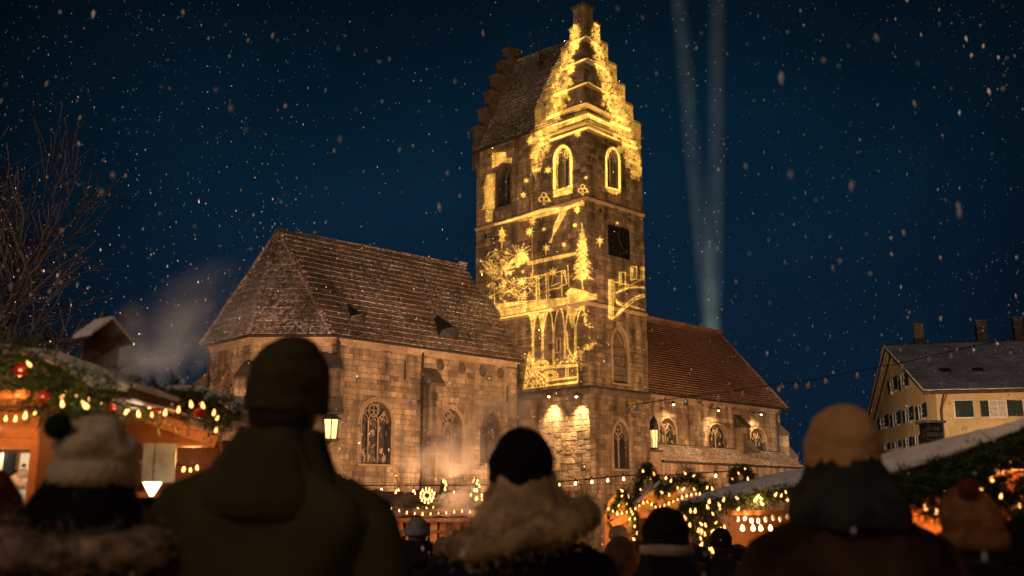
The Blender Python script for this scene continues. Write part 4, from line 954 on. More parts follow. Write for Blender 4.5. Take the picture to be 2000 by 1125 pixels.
for x in (835, 1083, 1335): hwin('v', *K(x, 1050), 1.1, 1.3)
sun_ = (Vector((0, VRh + OVv, zR - zEh))).normalized(); sn = Vector((0, -sun_.z, sun_.y))
for (x, y) in ((695, 470), (935, 466)):
    r_ = ray(*K(x, y)); o_ = H.w(0, -OVv, zEh); nw = H.m.to_3x3() @ sn; t_p = (o_ - EYE).dot(nw) / r_.dot(nw); q = H.m.inverted() @ (EYE + r_ * t_p); q = q - OH + sn * .06
    b = MB(); a_ = Vector((.42, 0, 0)); c_ = sun_ * .5
    b.prism([q - a_ - c_, q + a_ - c_, q + a_ + c_, q - a_ + c_], sn * .1); o = b.build('skylight', M['darkwood'], house)
    b = MB(); k_s = .75; b.add([q + sn * .105 - a_ * k_s - c_ * k_s, q + sn * .105 + a_ * k_s - c_ * k_s, q + sn * .105 + a_ * k_s + c_ * k_s, q + sn * .105 - a_ * k_s + c_ * k_s], [(0, 1, 2, 3)]); b.build('pane', M['house_glass'], o)
for (x, y0, wd) in ((497, 130, .8), (955, 108, .85), (1222, 85, .7)):
    s, z = H.onV(*K(x, y0), VRh + .3); b = MB(); b.box(s - wd / 2, s + wd / 2, VRh, VRh + .8, hz(zR) - .5, hz(z)); o = b.build('chimney', M['darktrim'], house)
    b = MB(); b.box(s - wd / 2 - .08, s + wd / 2 + .08, VRh - .08, VRh + .88, hz(z), hz(z) + .12); b.build('chimney_cap', M['darktrim'], o)
for k in range(14):
    s, z = random.uniform(1, 20), random.uniform(.15, .9)
    b = MB(); q = Vector((s, -OVv, zEh)) - OH + Vector((0, VRh + OVv, zR - zEh)) * z + sn * .05; b.add([q, q + Vector((.3, 0, 0)), q + Vector((.15, 0, .22))], [(0, 1, 2)]); b.build('snow_guard', M['iron'], house)
spot('street_lamp_glow', (17, 60, 2), H.w(0, 6, 8), 19000, (1, .66, .38), 75, 1, .3); spot('street_lamp_glow', (44, 52, 3), H.w(9, 0, 6), 8500, (1, .64, .36), 100, 1, .3)
# rubble chimney in front of the house
p = at(1838, 985, 40); kp = ground_z(40)
q0 = at(1822, 826, 40); q1 = at(1856, 826, 40)
chim = thing('stone_chimney', (p.x, 40, kp), 'rubble stone chimney with snowy slab top in front of yellow house', 'chimney')
w_ = (q1.x - q0.x); zt = q0.z - kp
b = MB(); b.box(-w_ / 2 + .03, w_ / 2 - .03, .03, w_ - .03, 0, zt); b.build('shaft', M['mortar'], chim)
z = 0; k = 0
while z < zt - .05:
    h_ = random.uniform(.14, .24); s = -w_ / 2; h_ = min(h_, zt - z)
    while s < w_ / 2 - .02:
        l = min(random.uniform(.18, .36), w_ / 2 - s)
        if w_ / 2 - s - l < .1: l = w_ / 2 - s
        if z > zt - 3: inst('stone', STONE['tower_stone' if random.random() < .5 else 'stone'], chim, (s + l / 2, .03, z + h_ / 2), (0, 0, 0), (l - .03, random.uniform(.04, .09), h_ - .03))
        s += l
    z += h_
b = MB(); b.box(-w_ / 2 - .1, w_ / 2 + .1, -.12, w_ + .1, zt, zt + .1); b.build('slab', M['snow'], chim)

# ------------------------------------------------------------------ bare tree on the left
def bare_tree():
    base = at(-25, 985, 21); base.z = ground_z(21)
    t = thing('bare_tree', base, 'bare leafless tree with frosty twigs rising behind the left stall', 'tree')
    rnd = random.Random(11); trunk = MB(); limbs = MB(); twigs = MB(); tips = []
    def grow(p, d, L, r, lvl):
        pts = [p]; rs = [r]; q = p.copy(); dd = d.copy(); n_ = 5 if lvl < 3 else 4
        for k in range(n_):
            dd = (dd + Vector((rnd.gauss(0, .14), rnd.gauss(0, .14), rnd.gauss(.04, .09)))).normalized(); q = q + dd * L / n_; pts.append(q.copy()); rs.append(r * (1 - .55 * (k + 1) / n_))
        (trunk if lvl == 0 else limbs if lvl < 3 else twigs).tube(pts, [max(x_, .012) for x_ in rs], 7 if lvl == 0 else 4 if lvl < 3 else 3)
        if lvl >= 6 or r < .003:
            tips.append(pts[-1]); tips.append(pts[-3]); return
        kids = 7 if lvl < 1 else 5 if lvl < 3 else 4 if lvl < 5 else 3
        for c in range(kids):
            f = rnd.uniform(.35, 1) if c else 1; i = min(n_, max(1, round(f * n_)))
            a = rnd.uniform(0, 6.28); sp_ = rnd.uniform(.45, .95) if c else .25; o = dd.orthogonal().normalized(); o.rotate(Matrix.Rotation(a, 3, dd))
            nd = (dd * math.cos(sp_) + o * math.sin(sp_)).normalized(); nd.z = max(nd.z, -.05)
            grow(pts[i], nd, L * rnd.uniform(.58, .8), rs[i] * rnd.uniform(.5, .68), lvl + 1)
    grow(Vector((0, 0, 0)), Vector((-.03, 0, 1)), 4.0, .30, 0)
    trunk.build('trunk', M['bark'], t); limbs.build('limb', M['bark'], t); twigs.build('crown', M['bark'], t, kind='stuff')
    fb = MB()
    for p in tips:
        for q in range(1):
            if rnd.random() < .55: continue
            c = p + Vector((rnd.gauss(0, .05), rnd.gauss(0, .05), rnd.gauss(0, .05))); s = rnd.uniform(.007, .016); fb.add([c + Vector(v) * s for v in ((1, 0, 0), (-1, 0, 0), (0, 1, 0), (0, -1, 0), (0, 0, 1), (0, 0, -1))], [(0, 2, 4), (2, 1, 4), (1, 3, 4), (3, 0, 4), (2, 0, 5), (1, 2, 5), (3, 1, 5), (0, 3, 5)])
    fb.build('frost', M['frost'], t, kind='stuff')
bare_tree()
spot('tree_fill_light', (-5, 14, 2), (-9, 21, 7), 3000, (1, .62, .42), 100, 1, .2)  # added fill spot that lifts the bare tree out of the dark

# ------------------------------------------------------------------ market stalls
BULB = MB().lathe((0, 0, 0), [(.004, -.035), (.016, -.028), (.021, -.012), (.017, .008), (.010, .026), (.009, .04), (.004, .045)], 8).build('bulb', M['bulb'], data_only=True)
FBULB = MB().lathe((0, 0, 0), [(.004, -.06), (.032, -.045), (.042, -.01), (.030, .02), (.015, .04), (.012, .055)], 8).build('bulb', M['bulb_far'], data_only=True)
DBULB = MB().lathe((0, 0, 0), [(.004, -.09), (.045, -.07), (.06, -.02), (.045, .03), (.022, .06), (.018, .1)], 8).build('bulb', M['dead_bulb'], data_only=True)
BAUB = {c: MB().ball((0, 0, 0), .036, 14, 10).build('bauble', M[c], data_only=True) for c in ('red', 'goldb', 'clear')}
def resample(path, step):
    P = [Vector(p) for p in path]; out = [P[0]]; acc = 0
    for a, b_ in zip(P[:-1], P[1:]):
        L = (b_ - a).length; t = step - acc
        while t < L: out.append(a + (b_ - a) * (t / L)); t += step
        acc = L - (t - step)
    return out
def garland(label, path, r, dens=520, bulb_step=.12, baubles=0, parent=None, cat='garland', name='fir_garland', br=1.0, snow=False, needle=.055):
    P = resample(path, .03); base = P[0]
    t = thing(name, base, label, cat)
    mb = MB(); n_ = int(dens * len(P) * .03)
    for k in range(n_):
        c = random.choice(P) - base + Vector((random.gauss(0, r * .42), random.gauss(0, r * .42), random.gauss(0, r * .45)))
        d = Vector((random.gauss(0, 1), random.gauss(0, 1), random.gauss(-.2, 1))).normalized(); s = d.orthogonal().normalized()
        for q in range(7):
            o = c + d * (q * needle * .18); v = s.copy(); v.rotate(Matrix.Rotation(q * 2.4, 3, d)); e = o + (v * .8 + d * .6) * needle * random.uniform(.6, 1); w_ = d.cross(v) * .004
            mb.add([o - w_, o + w_, e], [(0, 1, 2)])
    mb.build('needles', M['fir'], t, kind='stuff')
    bb = MB(); bb.tube([p - base for p in P[::6]] + [P[-1] - base], .012, 5); bb.build('wire', M['cable'], t)
    if bulb_step:
        for p in resample(path, bulb_step)[1:]:
            q = p - base + Vector((random.gauss(0, r * .4), -r * random.uniform(.5, .95), random.gauss(-r * .2, r * .45)))
            inst('bulb', BULB, t, q, (random.uniform(-.8, .8), random.uniform(-.8, .8), 0), [br * .55 * random.uniform(.75, 1.2)] * 3)
    for k in range(baubles):
        p = random.choice(P[4:-4]); q = p - base + Vector((0, -r * .95, -r * random.uniform(.2, .9)))
        inst('bauble', BAUB[random.choice(('red', 'red', 'goldb'))], t, q, (0, 0, 0), [random.uniform(.8, 1.1)] * 3)
    return t
def snowcap(parent, path, wy, th, name='roof_snow', lip=.03):
    """lumpy snow lying on a roof whose top line follows path, running back by wy"""
    P = resample(path, .06); b = MB(); ny = 8; r_ = random.Random(len(P)); rows = []
    hgt = [[0] * (ny + 1) for _ in P]
    for i, p in enumerate(P):
        row = []
        for j in range(ny + 1):
            f = j / ny; e = min(1, 4.5 * f, 4.5 * (1 - f)) ** .5 if 0 < f < 1 else 0
            lump = .75 + .25 * math.sin(i * .31 + j * .7) * math.cos(i * .13 - j) + .10 * math.sin(i * .9 + 1.7 * j) + r_.uniform(-.06, .06)
            row.append(p + Vector((0, -lip + f * (wy + lip), th * lump * (e * .75 + .25))))
        rows.append([p + Vector((0, -lip * .4, -.01 - .02 * abs(math.sin(i * .4)))) ] + row + [p + Vector((0, wy, 0))])
    w_ = len(rows[0]); b.add([v for r in rows for v in r], [(i * w_ + j, (i + 1) * w_ + j, (i + 1) * w_ + j + 1, i * w_ + j + 1) for i in range(len(rows) - 1) for j in range(w_ - 1)] + [tuple(range(w_)), tuple(range((len(rows) - 1) * w_ + w_ - 1, (len(rows) - 1) * w_ - 1, -1))])
    m = parent.matrix_world if False else None
    return b.build(name, M['snow'], parent, smooth=True, base=parent.location)
def pb(b, x0, x1, y0, y1, Y, d, parent):
    """box whose front shows at pixels x0..x1, y0..y1 when it stands Y away, d deep"""
    a = at(x0, y1, Y); c = at(x1, y0, Y); o = parent.location; return b.box(a.x - o.x, c.x - o.x, Y - o.y, Y + d - o.y, a.z - o.z, c.z - o.z)
def part(name, m, parent, boxes):
    b = MB()
    for bx in boxes: pb(b, *bx, parent)
    return b.build(name, M[m], parent)
def stall(label, px, Y, name='market_stall'):
    p = at(px, 985, Y); return thing(name, (p.x, Y, ground_z(Y)), label, 'market stall')
def gy(Y): return 985 + (1.5 - ground_z(Y)) / Y * 2000
# --- left front stall
s1 = stall('timber stall at the left edge with lit orange boards and snowy garland roof', 20, 5.3)
part('beam', 'wood', s1, [(-420, 88, 762, 776, 5.05, .12)])
part('beam', 'darkwood', s1, [(-420, 84, 776, 792, 5.2, .1)])
for k in range(4): part('board', 'wood', s1, [(-420, 76, 793 + k * 21, 813 + k * 21, 5.4 + .006 * (k % 2), .03)])
part('board', 'darkwood', s1, [(-420, 76, 877, 884, 5.38, .05)])
part('post', 'darkwood', s1, [(62, 84, 792, gy(5.3), 5.3, .1)])
part('post', 'wood', s1, [(50, 60, 870, gy(5.3), 5.33, .08)])
part('counter', 'darkwood', s1, [(-420, 60, 1012, 1022, 5.2, .6)])
part('panel', 'darkwood', s1, [(-420, 60, 1022, gy(5.5), 5.45, .04)])
part('back_panel', 'white_frame', s1, [(-420, 60, 870, 1012, 6.1, .04)])
part('shelf', 'white_frame', s1, [(-420, 52, 948, 954, 5.6, .4)])
part('side_panel', 'darkwood', s1, [(84, 242, 800, gy(6.2), 6.2, .05)])
for k in range(6): part('board', 'wood', s1, [(88, 238, 812 + k * 26, 836 + k * 26, 6.15 + .008 * (k % 2), .03)])
rp = [at(x, y, 4.95) for x, y in ((-420, 640), (-150, 655), (0, 676), (55, 684), (110, 708), (180, 745), (258, 758))]
b = MB(); o_ = s1.location
for a_, c_ in zip(rp[:-1], rp[1:]): b.prism([a_ - o_, c_ - o_, c_ - o_ - Vector((0, 0, .05)), a_ - o_ - Vector((0, 0, .05))], (0, 1.8, 0))
b.build('roof', M['darkwood'], s1); snowcap(s1, rp, 1.7, .05)
garland('thick snowy fir garland with red baubles along the left stall roof', [at(x, y, 4.85) for x, y in ((-300, 690), (-100, 700), (0, 712), (60, 725), (110, 745), (160, 768), (215, 785))], .16, 700, .16, 2, br=.75)
garland('yellow green fir swag drooping below the left stall roof edge', [at(x, y, 4.8) for x, y in ((88, 762), (110, 790), (140, 810), (165, 822))], .09, 500, .12, 0)
def bulb_string(label, pts, mesh, cat='string lights', name='string_light', drop=0, sc=1, cr=.006, tilt=.3):
    base = Vector(pts[0]); t = thing(name, base, label, cat)
    b = MB(); b.tube([Vector(p) - base for p in pts], cr, 5); b.build('cable', M['cable'], t); return t, base
def lit_string(label, path, step, sc=1.0, mesh=None, drop=.05, cr=.006, **k):
    t, base = bulb_string(label, path, mesh, cr=cr, **k)
    for p in resample(path, step)[1:]: inst('bulb', mesh or BULB, t, p - base + Vector((0, 0, -drop)), (random.uniform(-.2, .2), random.uniform(-.2, .2), 0), [sc * .55 * random.uniform(.75, 1.2)] * 3)
    return t
lit_string('short row of warm bulbs on the orange boards at left edge', [at(x, y, 5.25) for x, y in ((-200, 806), (-100, 800), (0, 801), (30, 804), (72, 790))], .052, .85, drop=.04)
point('stall_lamp', at(30, 795, 5.0), 8, (1, .38, .10), .05); point('stall_lamp', at(-150, 800, 4.9), 9, (1, .42, .12), .05)
point('shelf_lamp', at(-10, 885, 5.75), 6, (1, .75, .5), .05)
fr_ = thing('picture_frame', at(14, 946, 5.75), 'small white framed picture with dark centre on the left stall shelf', 'picture frame')
b = MB(); b.box(-.05, .05, 0, .02, 0, .2); b.build('frame', M['white_frame'], fr_); b = MB(); b.box(-.035, .035, -.006, -.002, .02, .18); b.build('picture', M['house_glass'], fr_)
for k, (x, y, s_, lab) in enumerate(((30, 940, 1.0, 'round silver glass ornament beside the white picture frame'), (45, 925, .8, 'silver glass ornament hanging nearest the stall post'), (42, 944, .7, 'small silver ornament lying on the shelf by the post'), (16, 966, .8, 'silver glass ornament under the shelf at left edge'))):
    p = at(x, y, 5.6); t = thing('glass_ornament', p, lab, 'ornament', 'glass ornaments in the left stall'); inst('ball', BAUB['clear'], t, (0, 0, 0), (0, 0, 0), (s_, s_, s_))
    b = MB(); b.lathe((0, 0, .045 * s_), [(.012, 0), (.012, .015), (.004, .02)], 8); b.build('cap', M['goldb'], t)
# --- second left stall
s2 = stall('second timber stall under the garland with sloping lit boards and plastic sheet', 330, 6.4)
part('post', 'darkwood', s2, [(236, 250, 800, gy(6.4), 6.4, .1), ])
for k in range(5):
    y = 806 + k * 12; a_, c_ = at(245, y, 6.3 + k * .02), at(345 + k * 18, y + 2, 6.3 + k * .02); c2_ = at(345 + k * 18 + 18, y + 14, 6.3 + k * .02); d_ = at(245, y + 12, 6.3 + k * .02); o_ = s2.location
    b = MB(); b.prism([d_ - o_, c2_ - o_, c_ - o_, a_ - o_], (0, .03, 0)); b.build('board', M['wood'], s2)
b = MB(); b.beam(at(250, 800, 6.2) - s2.location, at(425, 862, 6.2) - s2.location, .08, .035, (0, 1, 0)); b.build('verge_board', M['wood'], s2)
part('rail', 'wood', s2, [(240, 420, 866, 872, 6.2, .08)])
part('plastic_sheet', 'sheet', s2, [(275, 345, 866, 942, 6.15, .01)])
part('back_panel', 'wood', s2, [(240, 430, 866, 960, 7.4, .04)])
part('counter', 'wood', s2, [(236, 430, 960, 972, 6.2, .6)])
part('panel', 'darkwood', s2, [(236, 430, 972, gy(6.5), 6.45, .04)])
part('post', 'darkwood', s2, [(420, 434, 860, gy(6.4), 6.4, .1)])
rp2 = [at(x, y, 6.0) for x, y in ((245, 768), (300, 758), (375, 757), (425, 775), (470, 806))]
b = MB(); o_ = s2.location
for a_, c_ in zip(rp2[:-1], rp2[1:]): b.prism([a_ - o_, c_ - o_, c_ - o_ - Vector((0, 0, .05)), a_ - o_ - Vector((0, 0, .05))], (0, 1.8, 0))
b.build('roof', M['darkwood'], s2); snowcap(s2, rp2, 1.6, .05)
garland('fir garland with red bauble arching over the second left stall', [at(x, y, 5.85) for x, y in ((225, 790), (265, 782), (320, 778), (380, 782), (425, 800), (452, 830))], .125, 620, .12, 2, br=.75)
lit_string('string of warm bulbs draped from pole to baubles above second stall', [at(x, y, 5.6) for x, y in ((105, 742), (135, 752), (160, 766), (190, 776), (215, 783), (250, 798), (300, 800), (345, 792), (385, 775), (425, 800))], .075, .8, drop=.03)
lit_string('row of tiny bulbs inside the second left stall window', [at(x, y, 6.6) for x, y in ((346, 908), (372, 912), (398, 903))], .045, .9, drop=.02)
point('stall_lamp', at(375, 895, 6.4), 7, (1, .42, .12), .05); point('stall_lamp', at(330, 850, 5.9), 4, (1, .40, .12), .05)
lp = thing('pendant_lamp', at(297, 952, 6.0), 'small white glowing cone lamp below the plastic sheet', 'lamp'); b = MB(); b.lathe((0, 0, 0), [(.01, -.05), (.05, .02), (.055, .03)], 12); b.build('shade', mat('glowing_lamp_glass', (1, .9, .7), emit=(1, .75, .45), estr=6), lp); b = MB(); b.tube([(0, 0, .03), (0, 0, .26)], .004, 4); b.build('cord', M['cable'], lp)
for (x, y, col, lab) in ((88, 778, 'red', 'shiny red bauble at the end of the left beam'), (216, 800, 'red', 'red bauble among clustered bulbs left of the second stall'), (390, 806, 'red', 'large red bauble hanging from the garland right of second stall'), (40, 722, 'red', 'dark red bauble in the snowy garland near left edge')):
    t = thing('red_bauble', at(x, y, 4.75 if x < 100 else 5.6), lab, 'bauble'); inst('ball', BAUB[col], t, (0, 0, 0), (0, 0, 0), (.9, .9, .9)); b = MB(); b.lathe((0, 0, .042), [(.011, 0), (.011, .014), (.003, .02)], 8); b.build('cap', M['goldb'], t)
for (x, y) in ((30, 735), (130, 775), (215, 800), (330, 795), (415, 812)): point('garland_glow', at(x, y, 4.55), .9, (1, .62, .22), .03)
# --- little snowy house standing on the stall roof
mh = thing('model_house', at(205, 728, 6.0), 'little dark wooden model house with snowy shingle roof standing on the stall', 'model house')
w_, d_, h_ = .13, .22, .26
b = MB(); b.prism([(-w_, 0, 0), (w_, 0, 0), (w_, 0, h_), (0, 0, h_ + .12), (-w_, 0, h_)], (0, d_, 0)); b.build('body', M['darkwood'], mh)
for k in range(3):
    z0 = h_ + .10 - k * .045; x0 = -.01 - k * .065
    b = MB(); b.prism([(x0, -.05, z0 + .03), (x0 - .085, -.05, z0 - .035), (x0 - .085, -.05, z0 - .01), (x0, -.05, z0 + .055)], (0, d_ + .1, 0)); sh = b.build('shingle_row', M['darkwood'], mh)
    b = MB(); b.prism([(x0 + .005, -.055, z0 + .058), (x0 - .075, -.055, z0 - .006), (x0 - .07, -.055, z0 + .022), (x0, -.055, z0 + .082)], (0, d_ + .11, 0)); b.build('snow', M['snow'], sh)
    b = MB(); b.prism([(-x0, -.05, z0 + .03), (-x0 + .085, -.05, z0 - .035), (-x0 + .085, -.05, z0 - .01), (-x0, -.05, z0 + .055)], (0, d_ + .1, 0)); sh = b.build('shingle_row', M['darkwood'], mh)
    b = MB(); b.prism([(-x0 - .005, -.055, z0 + .058), (-x0 + .075, -.055, z0 - .006), (-x0 + .07, -.055, z0 + .022), (-x0, -.055, z0 + .082)], (0, d_ + .11, 0)); b.build('snow', M['snow'], sh)
mh.rotation_euler = (0, 0, R(52)); mh.scale = (.62, .62, .78)
b = MB(); b.box(-.03, .03, -.006, 0, .08, .17); b.build('window', M['iron'], mh)
b = MB(); b.tube([(0, .1, .38), (0, .1, .45)], .01, 5); b.ball((0, .1, .46), .02); b.build('finial', M['iron'], mh)
part('post', 'darkwood', s1, [(150, 165, 745, 800, 6.2, .1)]); part('post', 'darkwood', s1, [(228, 243, 745, 800, 6.2, .1)])

# --- stall in the middle distance
s3 = stall('low timber stall in the middle with snowy roof strewn with lights', 870, 17)
o_ = s3.location
a_, c_ = at(600, 1012, 16.6), at(1015, 1012, 16.6); a2, c2_ = at(610, 962, 18.6), at(1005, 962, 18.6)
b = MB(); b.add([v - o_ for v in (a_, c_, c2_, a2)] + [v - o_ - Vector((0, 0, .06)) for v in (a_, c_, c2_, a2)], [(0, 1, 2, 3), (7, 6, 5, 4), (0, 4, 5, 1), (2, 6, 7, 3), (1, 5, 6, 2), (3, 7, 4, 0)]); b.build('roof', M['darkwood'], s3)
b = MB(); nx_, ny_ = 60, 10; vs = []
for j in range(ny_ + 1):
    for i in range(nx_ + 1):
        f, g_ = i / nx_, j / ny_; p = (a_ * (1 - f) + c_ * f) * (1 - g_) + (a2 * (1 - f) + c2_ * f) * g_ - o_; p.z += .03 + .03 * math.sin(i * .7 + j) * math.cos(j * 1.3 - i * .2) + random.uniform(-.012, .012); vs.append(p)
b.add(vs, [(j * (nx_ + 1) + i, j * (nx_ + 1) + i + 1, (j + 1) * (nx_ + 1) + i + 1, (j + 1) * (nx_ + 1) + i) for j in range(ny_) for i in range(nx_)]); b.build('roof_snow', mat('thin_trodden_snow', (.16, .11, .085), noise=([(2.2, .4, 1.6), (14, .6, 1.4)], 'w')), s3, smooth=True)
x = 640; k = 0
while x < 990:
    w_ = random.uniform(17, 25); part('plank', 'wood', s3, [(x, x + w_ - .8, 1018, gy(17), 17 + .012 * (k % 2), .03)]); x += w_; k += 1
part('rail', 'darkwood', s3, [(640, 1000, 1035, 1041, 16.94, .05)]); part('fascia', 'darkwood', s3, [(600, 1015, 1012, 1020, 16.62, .04)])
part('back_wall', 'darkwood', s3, [(640, 1000, 975, gy(19), 19, .05)])
for x in (690, 800, 868, 985): part('post', 'darkwood', s3, [(x, x + 7, 1018, gy(17), 16.9, .08)])
point('stall_lamp', at(790, 1020, 15.6), 34, (1, .42, .13), .1); point('stall_lamp', at(890, 1020, 15.6), 24, (1, .42, .13), .1)
lit_string('sparse chain of tiny bulbs lying over the middle stall roof', [at(x, y, 16.7) for x, y in ((735, 1000), (760, 992), (800, 1003), (850, 1005), (900, 998), (950, 1004), (1000, 1000))], .13, 1.3, drop=.0)
lit_string('row of tiny bulbs along the ridge of the middle stall', [at(x, y, 18.3) for x, y in ((735, 962), (820, 964), (900, 961), (1000, 963))], .35, 1.5, drop=.0)
garland('messy heap of lit decorations on the middle stall roof', [at(x, y, 17.2) for x, y in ((790, 1003), (815, 998), (838, 990), (850, 985), (842, 975))], .14, 380, .09, 0, cat='lit decoration', name='lit_decoration', br=1.0)
def lit_star(c, r, label):
    t = thing('lit_star', c, label, 'lit star')
    for k in range(12):
        a = k * math.pi / 6 + .2; d = Vector((math.cos(a), random.uniform(-.4, .4), math.sin(a))); b = MB(); b.tube([(0, 0, 0), d * r], .008, 4); b.build('ray', M['iron'], t)
        inst('bulb', BULB, t, d * r, (0, 0, 0), (.7, .7, .7)); inst('bulb', BULB, t, d * r * .55, (0, 0, 0), (.6, .6, .6))
    return t
lit_star(at(834, 968, 16.9), .11, 'bright round star of white bulbs on the middle stall roof')
def cone_tree(c, h, r, label, bulbs, m='fir', name='small_fir', br=1.5):
    t = thing(name, c, label, 'small tree'); b = MB(); b.tube([(0, 0, 0), (0, 0, h * .9)], [.03, .01], 5); b.build('trunk', M['bark'], t); b = MB()
    for k in range(int(260)):
        z = random.random() ** 1.2 * h; rr = r * (1 - z / h) + .02; a = random.uniform(0, 6.28); o = Vector((0, 0, z)); e = Vector((rr * math.cos(a), rr * math.sin(a), z - .25 * rr)); 
        for q in range(5): p = o.lerp(e, .3 + .14 * q); s = Vector((-math.sin(a), math.cos(a), 0)) * .05; b.add([p - s, p + s, p + (e - o) * .25 + Vector((0, 0, -.02))], [(0, 1, 2)])
    b.build('crown', M[m], t, kind='stuff')
    for k in range(bulbs):
        z = random.random() * h * .95; rr = r * (1 - z / h) + .02; a = random.uniform(3.2, 6.2); inst('bulb', BULB, t, (rr * math.cos(a), rr * math.sin(a), z), (0, 0, 0), (br * .6,) * 3)
    return t
cone_tree(at(866, 985, 17.4), .42, .12, 'small bare fir decoration beside the bright star', 4)
cone_tree(at(929, 985, 17.2), .45, .13, 'small orange lit fir at the roof end by the black hat', 12, br=1.2)
point('fir_glow', at(929, 962, 17.0), 6, (1, .4, .15), .05)
b_ = at(777, 960, 16.9); t = thing('roof_antler', b_, 'spindly gilded reindeer antler ornament on the middle stall roof', 'ornament'); b = MB()
b.tube([(0, 0, 0), (-.02, 0, .2), (-.05, 0, .26)], .012, 5); b.tube([(-.04, 0, .22), (.08, 0, .05), (.14, 0, -.08)], .010, 5); b.build('stem', M['goldb'], t); b = MB(); b.ball((-.05, 0, .27), .03); b.build('tip', M['goldb'], t)
# festoon lights across the square
def festoon(label, ends, bulbs, Y, mesh, drop_px, cr=.012, sc=1.0):
    pts = [at(x, y, Y) for x, y in ends]; t, base = bulb_string(label, pts, mesh, name='festoon', cat='festoon lights', cr=cr)
    for x, y in bulbs:
        p = at(x, y, Y) - base; inst('bulb', mesh, t, p, (random.uniform(-.25, .25), random.uniform(-.25, .25), 0), (sc * (.7 if mesh is FBULB else 1),) * 3)
    b = MB()
    for x, y in bulbs: a = at(x, y, Y) - base + Vector((0, 0, .05)); b.tube([a, a + Vector((0, 0, drop_px * Y / 2000))], cr, 4)
    b.build('drop_wires', M['cable'], t, kind='stuff')
festoon('festoon of lit bulbs crossing in front of the tower foot', [(700, 948), (860, 948), (1000, 947), (1092, 941), (1156, 935), (1218, 929), (1301, 928), (1398, 922), (1440, 919)], [(745, 957), (777, 957), (808, 960), (1092, 947), (1124, 944), (1156, 941), (1187, 938), (1218, 935), (1271, 934), (1301, 934), (1398, 929)], 22, FBULB, 6)
festoon('long festoon of unlit bulbs from the tower to the yellow house', [(1222, 793), (1300, 781), (1405, 767), (1500, 753), (1580, 743), (1675, 724), (1760, 709), (1858, 686), (1940, 668), (2060, 640)],
        [(1225, 801), (1244, 798), (1340, 785), (1366, 782), (1403, 777), (1451, 770), (1500, 763), (1522, 760), (1555, 754), (1579, 752), (1613, 744), (1675, 733), (1724, 722), (1763, 717), (1815, 703), (1858, 696), (1902, 684), (1948, 672)], 24, DBULB, 8, .01)

# --- decorated peaked stall right of the tower foot
s4 = stall('peaked market stall with glowing yellow gable and fir covered frames', 1260, 13)
o_ = s4.location
def polypart(name, m, parent, pts, Y, d): 
    b = MB(); b.prism([at(x, y, Y) - parent.location for x, y in pts], (0, d, 0)); return b.build(name, M[m], parent)
M['amber'] = mat('amber_lit_panel', (.62, .33, .08), rough=.6, noise=([(4, .7, 1.2)], 'w'))
polypart('gable_panel', 'amber', s4, [(1182, 1000), (1190, 978), (1203, 964), (1216, 958), (1240, 970), (1250, 1000)], 13.2, .04)
polypart('gable_panel', 'amber', s4, [(1240, 1002), (1262, 962), (1285, 950), (1322, 958), (1330, 1002)], 13.4, .04)
polypart('fascia', 'wood', s4, [(1186, 1003), (1330, 1000), (1330, 1008), (1186, 1015)], 13.0, .05)
polypart('awning', 'wood', s4, [(1190, 1020), (1226, 1003), (1250, 1003), (1200, 1032)], 12.9, .3)
for x0, x1 in ((1186, 1191), (1224, 1231), (1322, 1328)): part('post', 'wood', s4, [(x0, x1, 1003, gy(13), 13, .06)])
for k in range(6): part('plank', 'wood', s4, [(1190 + k * 23, 1212 + k * 23, 1012, gy(14.2), 14.2 + .01 * (k % 2), .03)])
part('counter', 'wood', s4, [(1186, 1330, 1098, 1106, 13.2, .6)])
polypart('snowy_beam', 'snow', s4, [(1232, 992), (1236, 984), (1288, 938), (1290, 944)], 12.7, .12)
point('stall_lamp', at(1216, 1020, 12.6), 14, (1, .40, .10), .06); point('stall_lamp', at(1290, 985, 12.9), 7, (1, .48, .12), .06); point('stall_lamp', at(1208, 985, 12.9), 4, (1, .48, .12), .06)
garland('fir covered A frame with the tallest dark peak over the peaked stall', [at(x, y, 12.8) for x, y in ((1238, 975), (1250, 940), (1262, 908), (1276, 928), (1290, 958))], .07, 900, .2, 0, needle=.045)
garland('smaller fir covered peak left of the tall A frame', [at(x, y, 12.7) for x, y in ((1196, 1000), (1208, 978), (1216, 958), (1226, 975), (1232, 1000))], .055, 900, .09, 0, needle=.04)
garland('bushy fir garland mass with gold bulbs between peaked stall and snowy roof', [at(x, y, 12.6) for x, y in ((1285, 968), (1310, 945), (1345, 928), (1368, 950), (1395, 955))], .11, 800, .07, 0, br=1.1)
garland('fir garland hanging from peak down the post of peaked stall', [at(x, y, 12.6) for x, y in ((1232, 985), (1238, 1010), (1240, 1050), (1238, 1085))], .05, 700, .05, 0, br=1.0)
garland('dark round fir wreath topping the roof left of the snowy slope', [at(1447 + 17 * math.cos(a), 933 + 17 * math.sin(a), 14) for a in np.linspace(0, 6.28, 14)], .06, 900, .12, 0, br=1.0)
lit_string('loose chain of gold bulbs around the glowing gables', [at(x, y, 12.5) for x, y in ((1180, 985), (1206, 1000), (1232, 996), (1262, 975), (1285, 990), (1310, 978), (1340, 965), (1366, 960), (1378, 990))], .06, 1.0, drop=.02)
